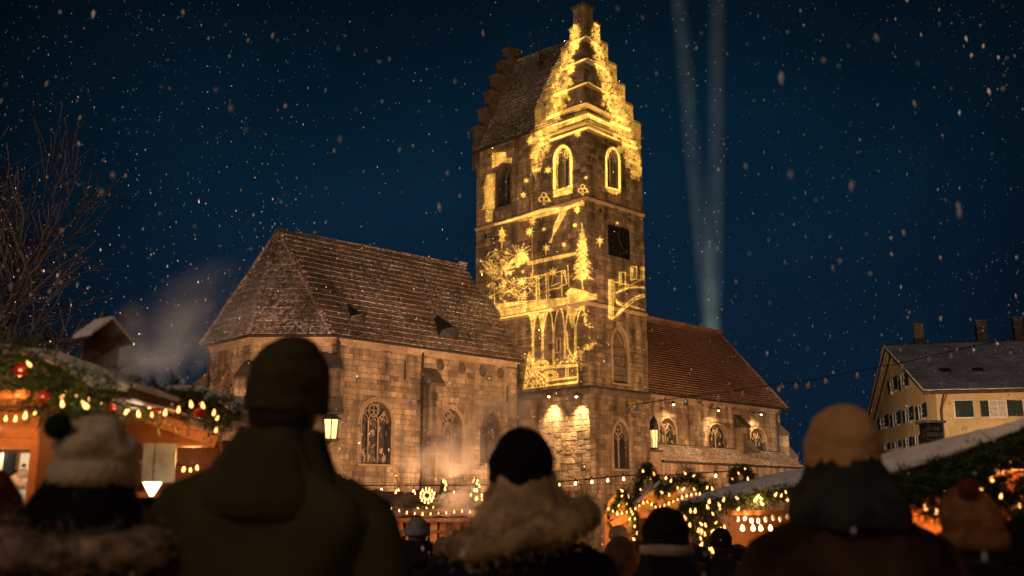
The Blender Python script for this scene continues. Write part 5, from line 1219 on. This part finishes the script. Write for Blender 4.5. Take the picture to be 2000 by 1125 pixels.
# --- right stall (farther part), low verge with snow
s5 = stall('right hand plank stall with garlanded eave under a snowy roof', 1450, 12.5)
o_ = s5.location
def verge(parent, pts, Y, d, th, dark=.07, sx=0):
    P = [at(x, y, Y) for x, y in pts]; b = MB()
    for a_, c_ in zip(P[:-1], P[1:]): b.prism([v - parent.location for v in (a_, c_, c_ - Vector((0, 0, dark)), a_ - Vector((0, 0, dark)))], (sx * d, d, 0))
    b.build('roof', M['darkwood'], parent); return P
def wedge_snow(parent, low, top, Y, d, sx=0):
    """snow bank on a raking roof: front shows between the low and the top line"""
    n_ = 46; b = MB(); rows = []
    def ev(L, t):
        t *= len(L) - 1; i = min(int(t), len(L) - 2); f = t - i; return (L[i][0] * (1 - f) + L[i + 1][0] * f, L[i][1] * (1 - f) + L[i + 1][1] * f)
    for k in range(n_ + 1):
        t = k / n_; l = ev(low, t); u = ev(top, t); wob = math.sin(k * 1.3) * 1.2 + math.sin(k * .47) * 1.6
        lo = at(l[0], l[1] + abs(wob), Y); hi = at(u[0], u[1] + wob * .5, Y + .25); m_ = lo.lerp(hi, .5) + Vector((0, -.03, .0)); q = lo.lerp(hi, .82) + Vector((0, -.01, .01))
        rows.append([v - parent.location for v in (lo + Vector((sx * d, d, 0)), lo, m_, q, hi, hi + Vector((sx * d * .5, d * .5, -.02)), hi + Vector((sx * d, d, -.08)))])
    w_ = 7; b.add([v for r in rows for v in r], [(i * w_ + j, (i + 1) * w_ + j, (i + 1) * w_ + j + 1, i * w_ + j + 1) for i in range(n_) for j in range(w_ - 1)] + [tuple(range(w_)), tuple(n_ * w_ + j for j in range(w_ - 1, -1, -1))])
    b.build('roof_snow', M['snow'], parent, smooth=True)
verge(s5, [(1326, 988), (1420, 973), (1556, 953), (1760, 925)], 11.8, 1.8, .05, sx=.42)
wedge_snow(s5, [(1322, 987), (1420, 972), (1556, 952), (1760, 922)], [(1328, 980), (1420, 948), (1560, 914), (1760, 872)], 11.75, 1.9, sx=.42)
part('beam', 'wood', s5, [(1420, 1600, 996, 1006, 12.1, .1)])
x = 1392; k = 0
while x < 1610:
    w_ = random.uniform(24, 31); part('plank', 'wood', s5, [(x, x + w_ - 1, 1010, gy(12.8), 12.8 + .012 * (k % 2), .03)]); x += w_; k += 1
part('post', 'wood', s5, [(1384, 1396, 1000, gy(12.2), 12.2, .08)])
part('counter', 'wood', s5, [(1390, 1620, 1105, 1114, 12.1, .5)])
point('stall_lamp', at(1465, 1030, 12.0), 24, (1, .5, .2), .06); point('stall_lamp', at(1480, 985, 11.5), 12, (1, .42, .14), .06)
for x in (1450, 1471, 1486, 1505):
    t = thing('pendant_bulb', at(x, 1031, 12.1), {1450: 'glowing globe bulb, the one over the dark beanie', 1471: 'glowing globe bulb second in the row under the right stall', 1486: 'glowing globe bulb third in the row under the right stall', 1505: 'glowing globe bulb closest to the orange hat man'}[x], 'light bulb', 'globe bulbs under the right stall roof')
    inst('globe', FBULB, t, (0, 0, 0), (0, 0, 0), (.62,) * 3); b = MB(); b.tube([(0, 0, .03), (0, 0, .14)], .005, 4); b.build('cord', M['cable'], t)
garland('green garland with warm bulbs along the right stall eave', [at(x, y, 11.65) for x, y in ((1330, 996), (1400, 985), (1480, 972), (1560, 960), (1650, 945))], .105, 800, .075, 0, br=1.25)
garland('curtain of fir and gold bulbs hanging at right stall corner', [at(x, y, 11.5) for x, y in ((1340, 1000), (1355, 1030), (1365, 1060), (1385, 1080), (1395, 1050), (1400, 1015), (1378, 1000), (1372, 1040), (1376, 1090))], .12, 600, .06, 0, br=1.25)
for k, x in enumerate(range(1440, 1560, 14)):
    t = thing('glass_ornament', at(x, 1012 + random.uniform(-3, 6), 12.05), ['clear glass ornament at the plank end', 'clear glass ornament second from the corner post', 'clear glass ornament above the dark beanie', 'clear glass ornament just right of the first globe', 'clear glass ornament between first and second globe', 'clear glass ornament above the third globe', 'clear glass ornament above the fourth globe', 'clear glass ornament second from the orange hat', 'clear glass ornament nearest the orange hat'][k] + ' under right stall beam', 'ornament', 'clear ornaments hanging from the right stall beam'); inst('ball', BAUB['clear'], t, (0, 0, 0), (0, 0, 0), (.7, .7, 1.0))
# --- near right stall
s6 = stall('near right stall with steep snowy verge and dark fir swags', 1900, 5.6)
low = [(1690, 938), (1724, 928), (1858, 888), (1960, 850), (2040, 816)]; top = [(1690, 896), (1735, 884), (1860, 852), (1960, 829), (2045, 798)]
verge(s6, [(1690, 944), (1724, 934), (1858, 892), (1960, 852), (2300, 720)], 5.3, 1.9, .05, sx=.72)
wedge_snow(s6, low + [(2300, 700)], top + [(2300, 690)], 5.25, 1.9, sx=.72)
for k in range(6): part('board', 'wood', s6, [(1735, 2300, 918 + k * 21, 938 + k * 21, 6.6 + .01 * (k % 2), .03)])
part('beam', 'darkwood', s6, [(1722, 2300, 905, 917, 6.0, .1)]); part('post', 'darkwood', s6, [(1735, 1752, 935, gy(5.6), 5.6, .1)])
part('counter', 'wood', s6, [(1735, 2300, 1046, 1058, 5.6, .6)]); part('panel', 'darkwood', s6, [(1735, 2300, 1058, gy(5.8), 5.75, .04)])
part('back_panel', 'darkwood', s6, [(1740, 2300, 880, gy(7.1), 7.1, .04)])
for (x, y, pw) in ((1770, 965, 16), (1840, 950, 18), (1920, 955, 20), (1985, 950, 20), (1990, 880, 3)): point('stall_lamp', at(x, y, 6.25), pw, (1, .34, .09), .05)
garland('dark fir swag under the steep snowy verge of the near right stall', [at(x, y, 5.2) for x, y in ((1725, 968), (1790, 948), (1858, 926), (1930, 898), (2000, 872), (2120, 826))], .07, 1200, 0, 0)
garland('looped fir swag with bulbs behind the bobble hat', [at(x, y, 5.5) for x, y in ((1770, 965), (1800, 985), (1826, 1000), (1845, 975), (1865, 950), (1900, 935), (1930, 965), (1960, 985), (2000, 950), (2060, 930))], .05, 500, .09, 0, br=.8)
garland('second dark fir swag hanging in the near right stall opening', [at(x, y, 5.4) for x, y in ((1850, 915), (1880, 935), (1915, 925), (1945, 940), (1965, 985), (1990, 1000), (2040, 960))], .045, 500, .12, 1, br=.8)

# ------------------------------------------------------------------ people in the crowd, all seen from behind
def sup(cx, cy, z, rx, ry, n=20, e=2.4, rib=0, nrib=0, jit=0):
    out = []
    for k in range(n):
        a = 2 * math.pi * k / n; c, s = math.cos(a), math.sin(a); f = 1 + (rib * math.cos(nrib * a) if rib else 0) + random.uniform(-jit, jit)
        out.append(Vector((cx + rx * f * math.copysign(abs(c) ** (2 / e), c), cy + ry * f * math.copysign(abs(s) ** (2 / e), s), z)))
    return out
from mathutils import noise as mnoise
def dense(prof, sub_, n, amp, seed, e=2.4):
    """smooth loft with soft vertical folds; prof rows are (z, rx, ry, y offset)"""
    out = []; P = prof
    for i in range(len(P) - 1):
        for q in range(sub_ if i < len(P) - 2 else sub_ + 1):
            f = q / sub_; a = [P[i][k] * (1 - f) + P[i + 1][k] * f for k in range(4)]; z, rx, ry, yo = a; ring = []
            for k in range(n):
                th = 2 * math.pi * k / n; c, s = math.cos(th), math.sin(th)
                w = 1 + (mnoise.noise((c * 2.6 + seed, s * 2.6, z * 3.2)) * 1.3 + mnoise.noise((c * 7 + seed, s * 7 - seed, z * 9)) * .7) * amp / max(rx, .05)
                ring.append(Vector((rx * w * math.copysign(abs(c) ** (2 / e), c), yo + ry * w * math.copysign(abs(s) ** (2 / e), s), z + mnoise.noise((c * 3, s * 3 + seed, 1.7)) * amp * .8)))
            out.append(ring)
    return out
def body_mesh():
    me = bpy.data.meshes.new('skeleton'); V = []; E_ = []; Rr = []
    def v(p, r, par=None):
        V.append(p); Rr.append(r); i = len(V) - 1
        if par is not None: E_.append((par, i))
        return i
    pel = v((0, 0, .95), (.13, .10)); sp1 = v((0, -.01, 1.12), (.12, .09), pel); ch = v((0, 0, 1.30), (.15, .10), sp1); nb = v((0, -.005, 1.44), (.07, .07), ch); nk = v((0, .005, 1.50), (.052, .055), nb)
    hd = v((0, .02, 1.58), (.07, .085), nk); h2 = v((0, .012, 1.655), (.078, .095), hd); v((0, .008, 1.705), (.055, .065), h2)
    for s in (-1, 1):
        sh = v((s * .17, 0, 1.37), (.06, .06), ch); el = v((s * .25, -.04, 1.10), (.042, .042), sh); wr = v((s * .2, .12, .92), (.028, .028), el); pm = v((s * .18, .16, .87), (.036, .022), wr)
        for f in range(4): a = v((s * (.165 + .012 * f), .18, .83), (.011, .011), pm); v((s * (.16 + .012 * f), .19, .80 - .004 * f), (.009, .009), a)
        th_ = v((s * .15, .17, .85), (.012, .012), pm); v((s * .14, .18, .825), (.010, .010), th_)
        hp = v((s * .09, 0, .86), (.09, .09), pel); kn = v((s * .1, .01, .48), (.058, .06), hp); an = v((s * .1, -.01, .09), (.038, .042), kn); v((s * .11, .12, .03), (.035, .025), an)
    me.from_pydata(V, E_, []); o = link(bpy.data.objects.new('tmp', me)); md = o.modifiers.new('s', 'SKIN'); me.skin_vertices[0].data[0].use_root = True
    for i, r in enumerate(Rr): me.skin_vertices[0].data[i].radius = r
    s2_ = o.modifiers.new('d', 'SUBSURF'); s2_.levels = 2; s2_.render_levels = 2
    dg = bpy.context.evaluated_depsgraph_get(); m2 = bpy.data.meshes.new_from_object(o.evaluated_get(dg)); bpy.data.objects.remove(o)
    for vv in m2.vertices:      # nose, brow and chin
        p = vv.co
        if p.z > 1.5 and p.y > .04:
            g_ = math.exp(-((p.x / .016) ** 2 + ((p.z - 1.605) / .022) ** 2)); p.y += .030 * g_
            g_ = math.exp(-(((abs(p.x) - .032) / .016) ** 2 + ((p.z - 1.635) / .012) ** 2)); p.y -= .010 * g_
            g_ = math.exp(-((p.x / .022) ** 2 + ((p.z - 1.545) / .014) ** 2)); p.y += .010 * g_
        if abs(p.x) > .06 and abs(p.y - .01) < .03 and 1.58 < p.z < 1.65: p.x *= 1.16
    m2.name = 'body'; m2.materials.clear(); m2.materials.append(M['skin']); m2.polygons.foreach_set('use_smooth', [True] * len(m2.polygons)); return m2
BODY = body_mesh()
def hair_spikes(ringpts, nrm_c, n, L, rad):
    b = MB()
    for k in range(n):
        p = random.choice(ringpts); q = random.choice(ringpts) if False else p; o = p + Vector((random.gauss(0, rad * .5), random.gauss(0, rad * .5), random.gauss(0, rad * .55))); d = (o - p).normalized() + Vector((random.gauss(0, .3),) * 1 + (random.gauss(0, .3), random.gauss(.1, .4))); d.normalize(); s = d.orthogonal().normalized() * .0035
        b.add([o - s, o + s, o + d * L * random.uniform(.6, 1.2)], [(0, 1, 2)])
    return b
def person(label, px, py, Y, coat, hat, hood=None, hz=0, lean=0, rot=0, bulk=1.0, hat_h=.20, hat_r=.112, slouch=0, cuff=True, pom=None, fur=None, hoodup=None, scarf=None, tilt=0, hair=True, plaid=None, ribs=.015, zscale=None, furr=.055, hoodr=1.0, hair_long=False, wrinkle=.09):
    top = at(px, py, Y); g_ = ground_z(Y); S = (top.z - g_) / 1.82
    t = thing('person', (top.x - math.tan(R(lean)) * 1.7 * S, Y, g_), label, 'person', rotz=R(rot)); t.scale = (S, S, S); t.rotation_euler = (0, R(lean), R(rot))
    o = link(bpy.data.objects.new('body', BODY), t)
    k = bulk; b = MB(); prof = [(.52, .255, .19), (.56, .262, .195), (.75, .255, .185), (.92, .25, .18), (1.05, .25, .175), (1.18, .25, .175), (1.28, .268, .17), (1.35, .272, .162), (1.40, .25, .15), (1.44, .195, .135), (1.47, .14, .12), (1.50, .115, .115), (1.53, .10, .105)]
    b.rings(dense([(z, rx * (k if z < 1.43 else 1), ry * k, 0) for z, rx, ry in prof], 3, 44, .024, sum(map(ord, label)) % 97)); co = b.build('coat', coat, t, smooth=True)
    for s in (-1, 1):
        b = MB(); b.tube([(s * .15 * k, 0, 1.41), (s * .215 * k, -.01, 1.36), (s * .262 * k, -.02, 1.24), (s * .285 * k, -.02, 1.10), (s * .275 * k, .05, .97), (s * .22 * k, .14, .88)], [.06, .08, .088, .08, .078, .066], 14); b.build('sleeve', coat, t, smooth=True)
        b = MB(); b.tube([(s * .1, 0, .9), (s * .105, .01, .5), (s * .105, -.005, .1)], [.11, .082, .07], 10); b.build('trouser_leg', M['trouser'], t, smooth=True)
        b = MB(); b.tube([(s * .105, -.06, .05), (s * .108, .05, .05), (s * .11, .17, .035)], [.055, .06, .04], 10); b.tube([(s * .105, -.01, .05), (s * .105, -.005, .24)], .065, 10); b.build('boot', M['boot'], t, smooth=True)
        b = MB(); b.ball((s * .03, .098, 1.635), .012, 8, 6); b.build('eye', M['eye'], t)
    if hair:
        b = MB(); zl = 1.28 if hair_long else 1.52
        b.rings([sup(0, -.018, z, rx, ry, 20, jit=.03) for z, rx, ry in ((zl, .06, .05), (zl + .06, .085, .075), (1.60, .090, .085), (1.66, .092, .09))]); b.build('hair', M['hair'], t, smooth=True)
    # hat
    if hat and hoodup is None:
        b = MB(); h0 = 1.82 - hat_h; pr = []
        for j in range(25):
            f = j / 24; rr = hat_r * math.sqrt(max(.0004, 1 - max(0, (f - .28) / .72) ** 2.2)); pr.append((h0 + f * hat_h, rr))
        n_ = 40 if ribs else 28
        b.rings([sup(slouch * ((z - h0) / hat_h) ** 2 + tilt * (z - h0), .005 - .02 * (z - h0) / hat_h, z, r_, r_ * 1.12, n_, 2, ribs, 20, .008) for z, r_ in pr])
        for i_, p_ in enumerate(b.v):
            p_ = Vector(p_); am = wrinkle * (mnoise.noise((p_.x * 9, p_.y * 9 + hat_h * 70, p_.z * 16)) + .5 * mnoise.noise((p_.x * 22, p_.y * 22, p_.z * 34))); b.v[i_] = (p_.x * (1 + am), p_.y * (1 + am), p_.z + am * .06)
        ht = b.build('hat', hat, t, smooth=True)
        if cuff:
            b = MB(); b.rings([sup(tilt * (z - h0), .004, z, hat_r * f, hat_r * 1.12 * f, n_, 2, .02, 20, .006) for z, f in ((h0 - .01, 1.0), (h0 - .012, 1.06), (h0 + .02, 1.09), (h0 + .055, 1.07), (h0 + .06, 1.0))]); b.build('cuff', hat, ht, smooth=True)
        if pom:
            pm, pr_, px_, pz_ = pom; c = Vector((px_, -.115, pz_)); b = MB()
            for q in range(500):
                d = Vector((random.gauss(0, 1), random.gauss(0, 1), random.gauss(0, 1))).normalized(); s = d.orthogonal().normalized() * .006; b.add([c + d * pr_ * .3 - s, c + d * pr_ * .3 + s, c + d * pr_ * random.uniform(.85, 1.1)], [(0, 1, 2)])
            b.ball(c, pr_ * .86, 14, 10); b.build('pompom', pm, ht)
    if hoodup is not None:
        b = MB(); b.rings([sup(0, -.015 * f, z, r_, r_ * 1.15, 26, 2.1, jit=.012) for z, r_, f in ((1.44, .15, 1), (1.50, .135, 1), (1.58, .14, 1), (1.68, .135, 1), (1.76, .10, 1), (1.80, .06, 1), (1.82, .02, 1))]); b.build('hood', hoodup, t, smooth=True)
    if hood is not None:
        hr = hoodr; b = MB(); rs = []
        b.rings(dense([(z + hz, r_ * hr, r_ * .9 * hr, yo) for z, r_, yo in ((1.36, .16, -.02), (1.375, .205, -.035), (1.42, .212, -.045), (1.47, .195, -.045), (1.52, .160, -.035), (1.565, .132, -.02), (1.60, .118, -.01), (1.57, .10, 0))], 3, 40, .016, sum(map(ord, label)) % 89, 2.1)); b.build('hood', hood, t, smooth=True)
    if fur is not None:
        fm, zf, rf, dy, dz = fur; pts = []
        for q in range(40): a = 2 * math.pi * q / 40; pts.append(Vector((rf * 1.12 * math.cos(a), -.03 + rf * math.sin(a), zf + dy * math.sin(a) + dz * math.cos(a) + random.uniform(-.006, .006))))
        b = MB(); b.tube(pts, [furr * random.uniform(.8, 1.15) for _ in pts], 10, closed=True); fo = b.build('fur_trim', fm, t, smooth=True)
        hair_spikes(pts, None, 5200, .020, furr * 1.05).build('fur_hairs', fm, fo, kind='stuff')
    if scarf is not None:
        b = MB(); sm, za, zb, rr = scarf; b.rings([sup(0, -.01, z, r_, r_ * 1.06, 26, 2.1, .02, 7, .015) for z, r_ in ((za, rr), (za + .01, rr * 1.06), ((za + zb) / 2, rr * 1.1), (zb - .01, rr * 1.05), (zb, rr * .96))]); b.build('scarf', sm, t, smooth=True)
    return t
olive = cloth('olive_coat', (.056, .048, .021), .4, 4); dkolive = cloth('dark_olive_hat', (.075, .052, .024), .2, 30)
black = cloth('black_wool', (.010, .009, .009)); navy = cloth('navy_coat', (.016, .014, .018), .4, 6)
cream = cloth('cream_knit', (.66, .52, .34), .12, 25, .01, 60); dgreen = cloth('dark_green_wool', (.012, .03, .022))
furm = cloth('mottled_fur', (.24, .16, .11), .9, 20); beige = cloth('beige_fur', (.46, .30, .15), .45, 14)
orange = cloth('ochre_knit', (.60, .33, .13), .1, 30, .004, 90); grey = cloth('grey_scarf_wool', (.036, .034, .028), .35, 14); plaid = cloth('dark_plaid_wool', (.035, .018, .010), .8, 5)
brownk = cloth('brown_knit', (.24, .10, .04), .3, 26); rust = cloth('rust_pompom', (.16, .035, .02)); maroon = cloth('maroon_hat', (.12, .03, .015)); greyk = cloth('grey_knit', (.13, .12, .11), .3, 30)
tanf = cloth('tan_fur_trim', (.34, .18, .09), .4, 40); scarfm = cloth('pale_scarf', (.36, .25, .19), .2, 20); sand = cloth('sand_jacket', (.26, .19, .12), .3, 10); brn = cloth('brown_wool', (.06, .035, .02), .5, 15)
person('tall man from behind in an olive hooded coat and brown beanie', 570, 656, 2.95, olive, dkolive, hood=olive, hz=-.03, bulk=1.10, hat_h=.205, hat_r=.106, cuff=False, hoodr=.88, slouch=.012, rot=-8, lean=3.2)
person('person in cream knitted hat with dark green pompom and mottled fur collar', 192, 808, 2.9, navy, cream, hood=black, hz=.04, hoodr=.9, bulk=1.08, wrinkle=.24, hat_h=.20, hat_r=.114, slouch=-.03, pom=(dgreen, .042, -.07, 1.775), fur=(furm, 1.455, .215, .02, -.01), furr=.058, ribs=.03, rot=4, tilt=.1)
person('person at left frame edge in a dark maroon hat', -18, 912, 3.1, black, maroon, bulk=1.0, hat_h=.19, hat_r=.105)
person('person in black beanie with a beige fur lined hood in the centre', 1018, 833, 3.25, navy, black, bulk=1.04, hat_h=.21, hat_r=.104, cuff=False, ribs=0, hood=beige, hz=.07, hoodr=.80, fur=(beige, 1.49, .180, .01, .05), furr=.050, rot=6)
person('person in ochre beanie with thick grey scarf and dark plaid coat', 1640, 788, 3.2, plaid, orange, bulk=1.12, hat_h=.20, hat_r=.108, hood=grey, hz=.065, hoodr=.84, cuff=False, rot=3)
person('person in brown ribbed bobble hat beside the near right stall', 1893, 948, 3.7, black, brownk, bulk=.95, hat_h=.24, hat_r=.118, slouch=-.03, pom=(rust, .045, -.055, 1.81), ribs=.035, hair_long=True)
person('person in black hat cut by the right frame edge', 1993, 1008, 4.0, black, black, bulk=1.0)
person('hooded woman in grey beanie with tan fur trim before the middle stall', 816, 1010, 10, black, greyk, hood=black, bulk=1.0, hat_h=.17, fur=(tanf, 1.50, .165, .06, 0), furr=.022, hair_long=True)
person('person wrapped in sand coloured hooded jacket behind the beige fur hood', 1212, 1047, 6.5, sand, black, hoodup=brn, bulk=1.0, rot=-20)
person('person in dark cap with a pale scarf band around the head', 1297, 988, 4.9, black, black, bulk=.95, hat_h=.24, hat_r=.125, ribs=0, cuff=False, scarf=(scarfm, 1.565, 1.625, .125), hood=black, rot=25)
person('person in plain dark beanie in front of the plank stall', 1407, 1030, 10.3, navy, black, bulk=1.0, hat_h=.2, ribs=0, cuff=False)
person('person in dark beanie turned right with warm lit cheek', 1443, 1062, 11.2, brn, black, rot=-75, hat_h=.17, hood=tanf, hoodr=.8)
person('person half hidden behind the sand jacket, bare dark head', 1245, 1055, 10, black, brn, bulk=1.0, hat_h=.12, ribs=0, cuff=False, rot=-60)
person('person in dark blue coat between the scarfed head and beanie', 1366, 1066, 10.2, navy, black, bulk=1.0, hat_h=.15)
person('far visitor in a brown hat under the peaked stall', 1208, 1026, 12.2, brn, sand, bulk=.95, hat_h=.14, rot=180)
person('far visitor left of the beige hood near the middle stall', 898, 1042, 13, brn, black, bulk=1.0, rot=15)

person('small figure in a black cap left of the scarfed head', 1225, 1072, 13, black, black, bulk=1.0, hat_h=.15)
person('small figure in a maroon cap right of the hanging gold bulbs', 1352, 1060, 10.9, brn, maroon, bulk=1.0, hat_h=.15)
person('small figure in navy hat at the near right stall counter', 1962, 1035, 5.2, navy, black, bulk=.95, hat_h=.16, rot=40)
person('small figure in a grey hat right of the fur trimmed hood', 868, 1048, 12, sand, greyk, bulk=.95, hat_h=.16, rot=-30)
person('small figure with brown hat at the left end of middle stall', 775, 1052, 13, black, brn, bulk=1.0, hat_h=.15)
# ------------------------------------------------------------------ falling snow
M['flake'] = mat('snowflake', (.95, .95, .97), rough=.9)
rs_ = random.Random(3); fb = MB(); octf = [(0, 2, 4), (2, 1, 4), (1, 3, 4), (3, 0, 4), (2, 0, 5), (1, 2, 5), (3, 1, 5), (0, 3, 5)]
for k in range(10500):
    Y = 3 + 52 * rs_.random() ** .75 if k > 190 else rs_.uniform(2.2, 7); X = rs_.uniform(-.68, .68) * Y; Z = rs_.uniform(-.02, .72) * Y + 1
    if Z > 34: continue
    tp = (CH.w(0, 1.2, 17.5) - PJ); rp_ = Vector((X, Y, Z)) - PJ; fr_p = rp_.dot(tp) / tp.dot(tp)
    if fr_p > 0 and fr_p < .8 and (rp_ - tp * fr_p).length < .32 * fr_p * tp.length: continue
    s = (.0022 + .0042 * rs_.random() ** 2.2) * (1 + Y / 16) if k > 190 else rs_.uniform(.003, .007)
    if k % 9 == 0: s *= 1.6
    el = rs_.uniform(1.0, 3.0); tx = rs_.uniform(-.5, .5)
    c = Vector((X, Y, Z)); fb.add([c + Vector(v) * s for v in ((1, 0, 0), (-1, 0, 0), (0, 1, 0), (0, -1, 0), (tx, 0, el), (-tx, 0, -el))], octf)
sf = fb.build('falling_snow', M['flake']); tag(sf, 'snowflakes drifting down through the night air', 'snow', kind='stuff')

# ------------------------------------------------------------------ steam and searchlight beams
def volume(name, label, cat, loc, sc, dens, rot=(0, 0, 0), col=(1, .95, .9), nsc=1.2, th=.46):
    m = bpy.data.materials.new(name); m.use_nodes = True; n = m.node_tree.nodes; L = m.node_tree.links; n.remove(n['Principled BSDF'])
    v = n.new('ShaderNodeVolumePrincipled'); v.inputs['Color'].default_value = (*col, 1); L.new(v.outputs[0], n['Material Output'].inputs['Volume'])
    tc = n.new('ShaderNodeTexCoord'); ln = n.new('ShaderNodeVectorMath'); ln.operation = 'LENGTH'; L.new(tc.outputs['Object'], ln.inputs[0])
    fo = n.new('ShaderNodeMapRange'); fo.inputs[1].default_value = 1; fo.inputs[2].default_value = .1; L.new(ln.outputs['Value'], fo.inputs[0])
    g_ = n.new('ShaderNodeNewGeometry'); t = n.new('ShaderNodeTexNoise'); t.inputs['Scale'].default_value = nsc; t.inputs['Detail'].default_value = 5; t.inputs['Distortion'].default_value = .8; L.new(g_.outputs['Position'], t.inputs['Vector'])
    mr = n.new('ShaderNodeMapRange'); mr.inputs[1].default_value = th; mr.inputs[2].default_value = th + .22; L.new(t.outputs[0], mr.inputs[0])
    a = n.new('ShaderNodeMath'); a.operation = 'MULTIPLY'; L.new(fo.outputs[0], a.inputs[0]); L.new(mr.outputs[0], a.inputs[1]); c = n.new('ShaderNodeMath'); c.operation = 'MULTIPLY'; c.inputs[1].default_value = dens; L.new(a.outputs[0], c.inputs[0]); L.new(c.outputs[0], v.inputs['Density'])
    b = MB().ball((0, 0, 0), 1, 20, 12); o = b.build(name, m); o.location = loc; o.scale = sc; o.rotation_euler = rot; tag(o, label, cat, kind='stuff'); return o
volume('steam', 'pale steam drifting right above the second left stall', 'steam', at(330, 660, 9), (1.15, .6, .5), 2.0, (0, R(-38), 0), nsc=1.6, th=.45)
volume('steam', 'narrow column of steam rising past the little model house', 'steam', at(232, 715, 5.7), (.16, .16, .42), 9, (0, R(6), 0), nsc=3)
volume('steam', 'warm brown steam rising over the middle stall roof', 'steam', at(860, 900, 16), (1.0, .5, .8), 3.6, (0, R(30), 0), nsc=1.4, th=.42)
volume('steam', 'warm steam behind the black beanie at the tower foot', 'steam', at(1000, 840, 18), (1.0, .6, .9), 2.4, (0, R(30), 0), nsc=1.2, th=.42)
volume('steam', 'small warm steam cloud low beside the black beanie', 'steam', at(915, 985, 14), (.45, .3, .28), 3.2, nsc=2, th=.4)
point('steam_fill_light', at(870, 985, 15.5), 110, (1, .5, .25), .2); point('steam_fill_light', at(1000, 950, 17), 110, (1, .5, .25), .2)  # unseen fill lights added to make the steam show
point('steam_fill_light', at(300, 830, 8.2), 50, (1, .76, .60), .2)  # added fill for the steam over the left stalls
scene.cycles.volume_max_steps = 96; scene.cycles.volume_step_rate = 2
for k, (bx, tx_, lab) in enumerate(((1391, 1311, 'faint searchlight beam leaning left above the nave roof'), (1393, 1402, 'faint searchlight beam standing nearly upright above the nave roof'))):
    p = at(bx, 700, 88); q = at(tx_, -150, 88); d = (q - p); L_ = d.length * 1.2
    m = bpy.data.materials.new('lit_air'); m.use_nodes = True; nt = m.node_tree; n = nt.nodes; L = nt.links; n.remove(n['Principled BSDF']); v = n.new('ShaderNodeVolumePrincipled'); v.inputs['Color'].default_value = (.9, 1, .9, 1); L.new(v.outputs[0], n['Material Output'].inputs['Volume'])
    tc = n.new('ShaderNodeTexCoord'); mp = n.new('ShaderNodeMapping'); mp.inputs['Scale'].default_value = (1, 1, 0); L.new(tc.outputs['Object'], mp.inputs['Vector']); ln = n.new('ShaderNodeVectorMath'); ln.operation = 'LENGTH'; L.new(mp.outputs[0], ln.inputs[0])
    mr = n.new('ShaderNodeMapRange'); mr.interpolation_type = 'SMOOTHSTEP'; mr.inputs[1].default_value = 1.25; mr.inputs[2].default_value = 0; mr.inputs[4].default_value = .03; L.new(ln.outputs['Value'], mr.inputs[0])
    t = n.new('ShaderNodeTexNoise'); t.inputs['Scale'].default_value = .35; t.inputs['Detail'].default_value = 4; L.new(tc.outputs['Object'], t.inputs['Vector']); m3 = n.new('ShaderNodeMath'); m3.operation = 'MULTIPLY'; L.new(mr.outputs[0], m3.inputs[0]); m4 = n.new('ShaderNodeMath'); m4.operation = 'MULTIPLY'; m4.inputs[1].default_value = 2; L.new(t.outputs[0], m4.inputs[0]); L.new(m4.outputs[0], m3.inputs[1]); L.new(m3.outputs[0], v.inputs['Density'])
    b = MB(); b.lathe((0, 0, 0), [(.9, 0), (1.25, L_)], 24); o = b.build('searchlight_beam', m); o.location = p; o.rotation_euler = d.to_track_quat('Z', 'Y').to_euler(); tag(o, lab, 'light beam', kind='stuff')
    ad = bpy.data.lights.new('searchlight', 'AREA'); ad.shape = 'DISK'; ad.size = 2.0; ad.spread = R(2.2); ad.energy = 30; ad.color = (.92, 1, .80)
    a = link(bpy.data.objects.new('searchlight', ad)); a.location = p - d.normalized() * .3; a.rotation_euler = (-d).to_track_quat('Z', 'Y').to_euler()
spot('crowd_fill_light', (3.5, -4.5, 3.2), (0, 4, 1.3), 110, (1, .58, .28), 120, 1, .4)  # added fill from behind the camera to brighten the crowd's backs
spot('crowd_fill_light', (-4.5, -3.5, 3.2), (-.5, 4, 1.3), 70, (1, .62, .34), 120, 1, .4)  # second added fill for the backs, from the left

spot('roof_snow_fill_light', (2.6, 3.6, 5.6), (5.0, 7.5, 2), 170, (1, .56, .28), 110, 1, .3)  # unseen overhead fill added to warm the right stall roof snow
spot('roof_snow_fill_light', (-2.6, 3.2, 5.6), (-3.2, 6.0, 2), 90, (1, .58, .32), 110, 1, .3)  # weaker added fill for the left stall roof snow
point('steam_fill_light', at(262, 790, 5.6), 4, (1, .7, .45), .05)  # small added fill for the steam column by the model house
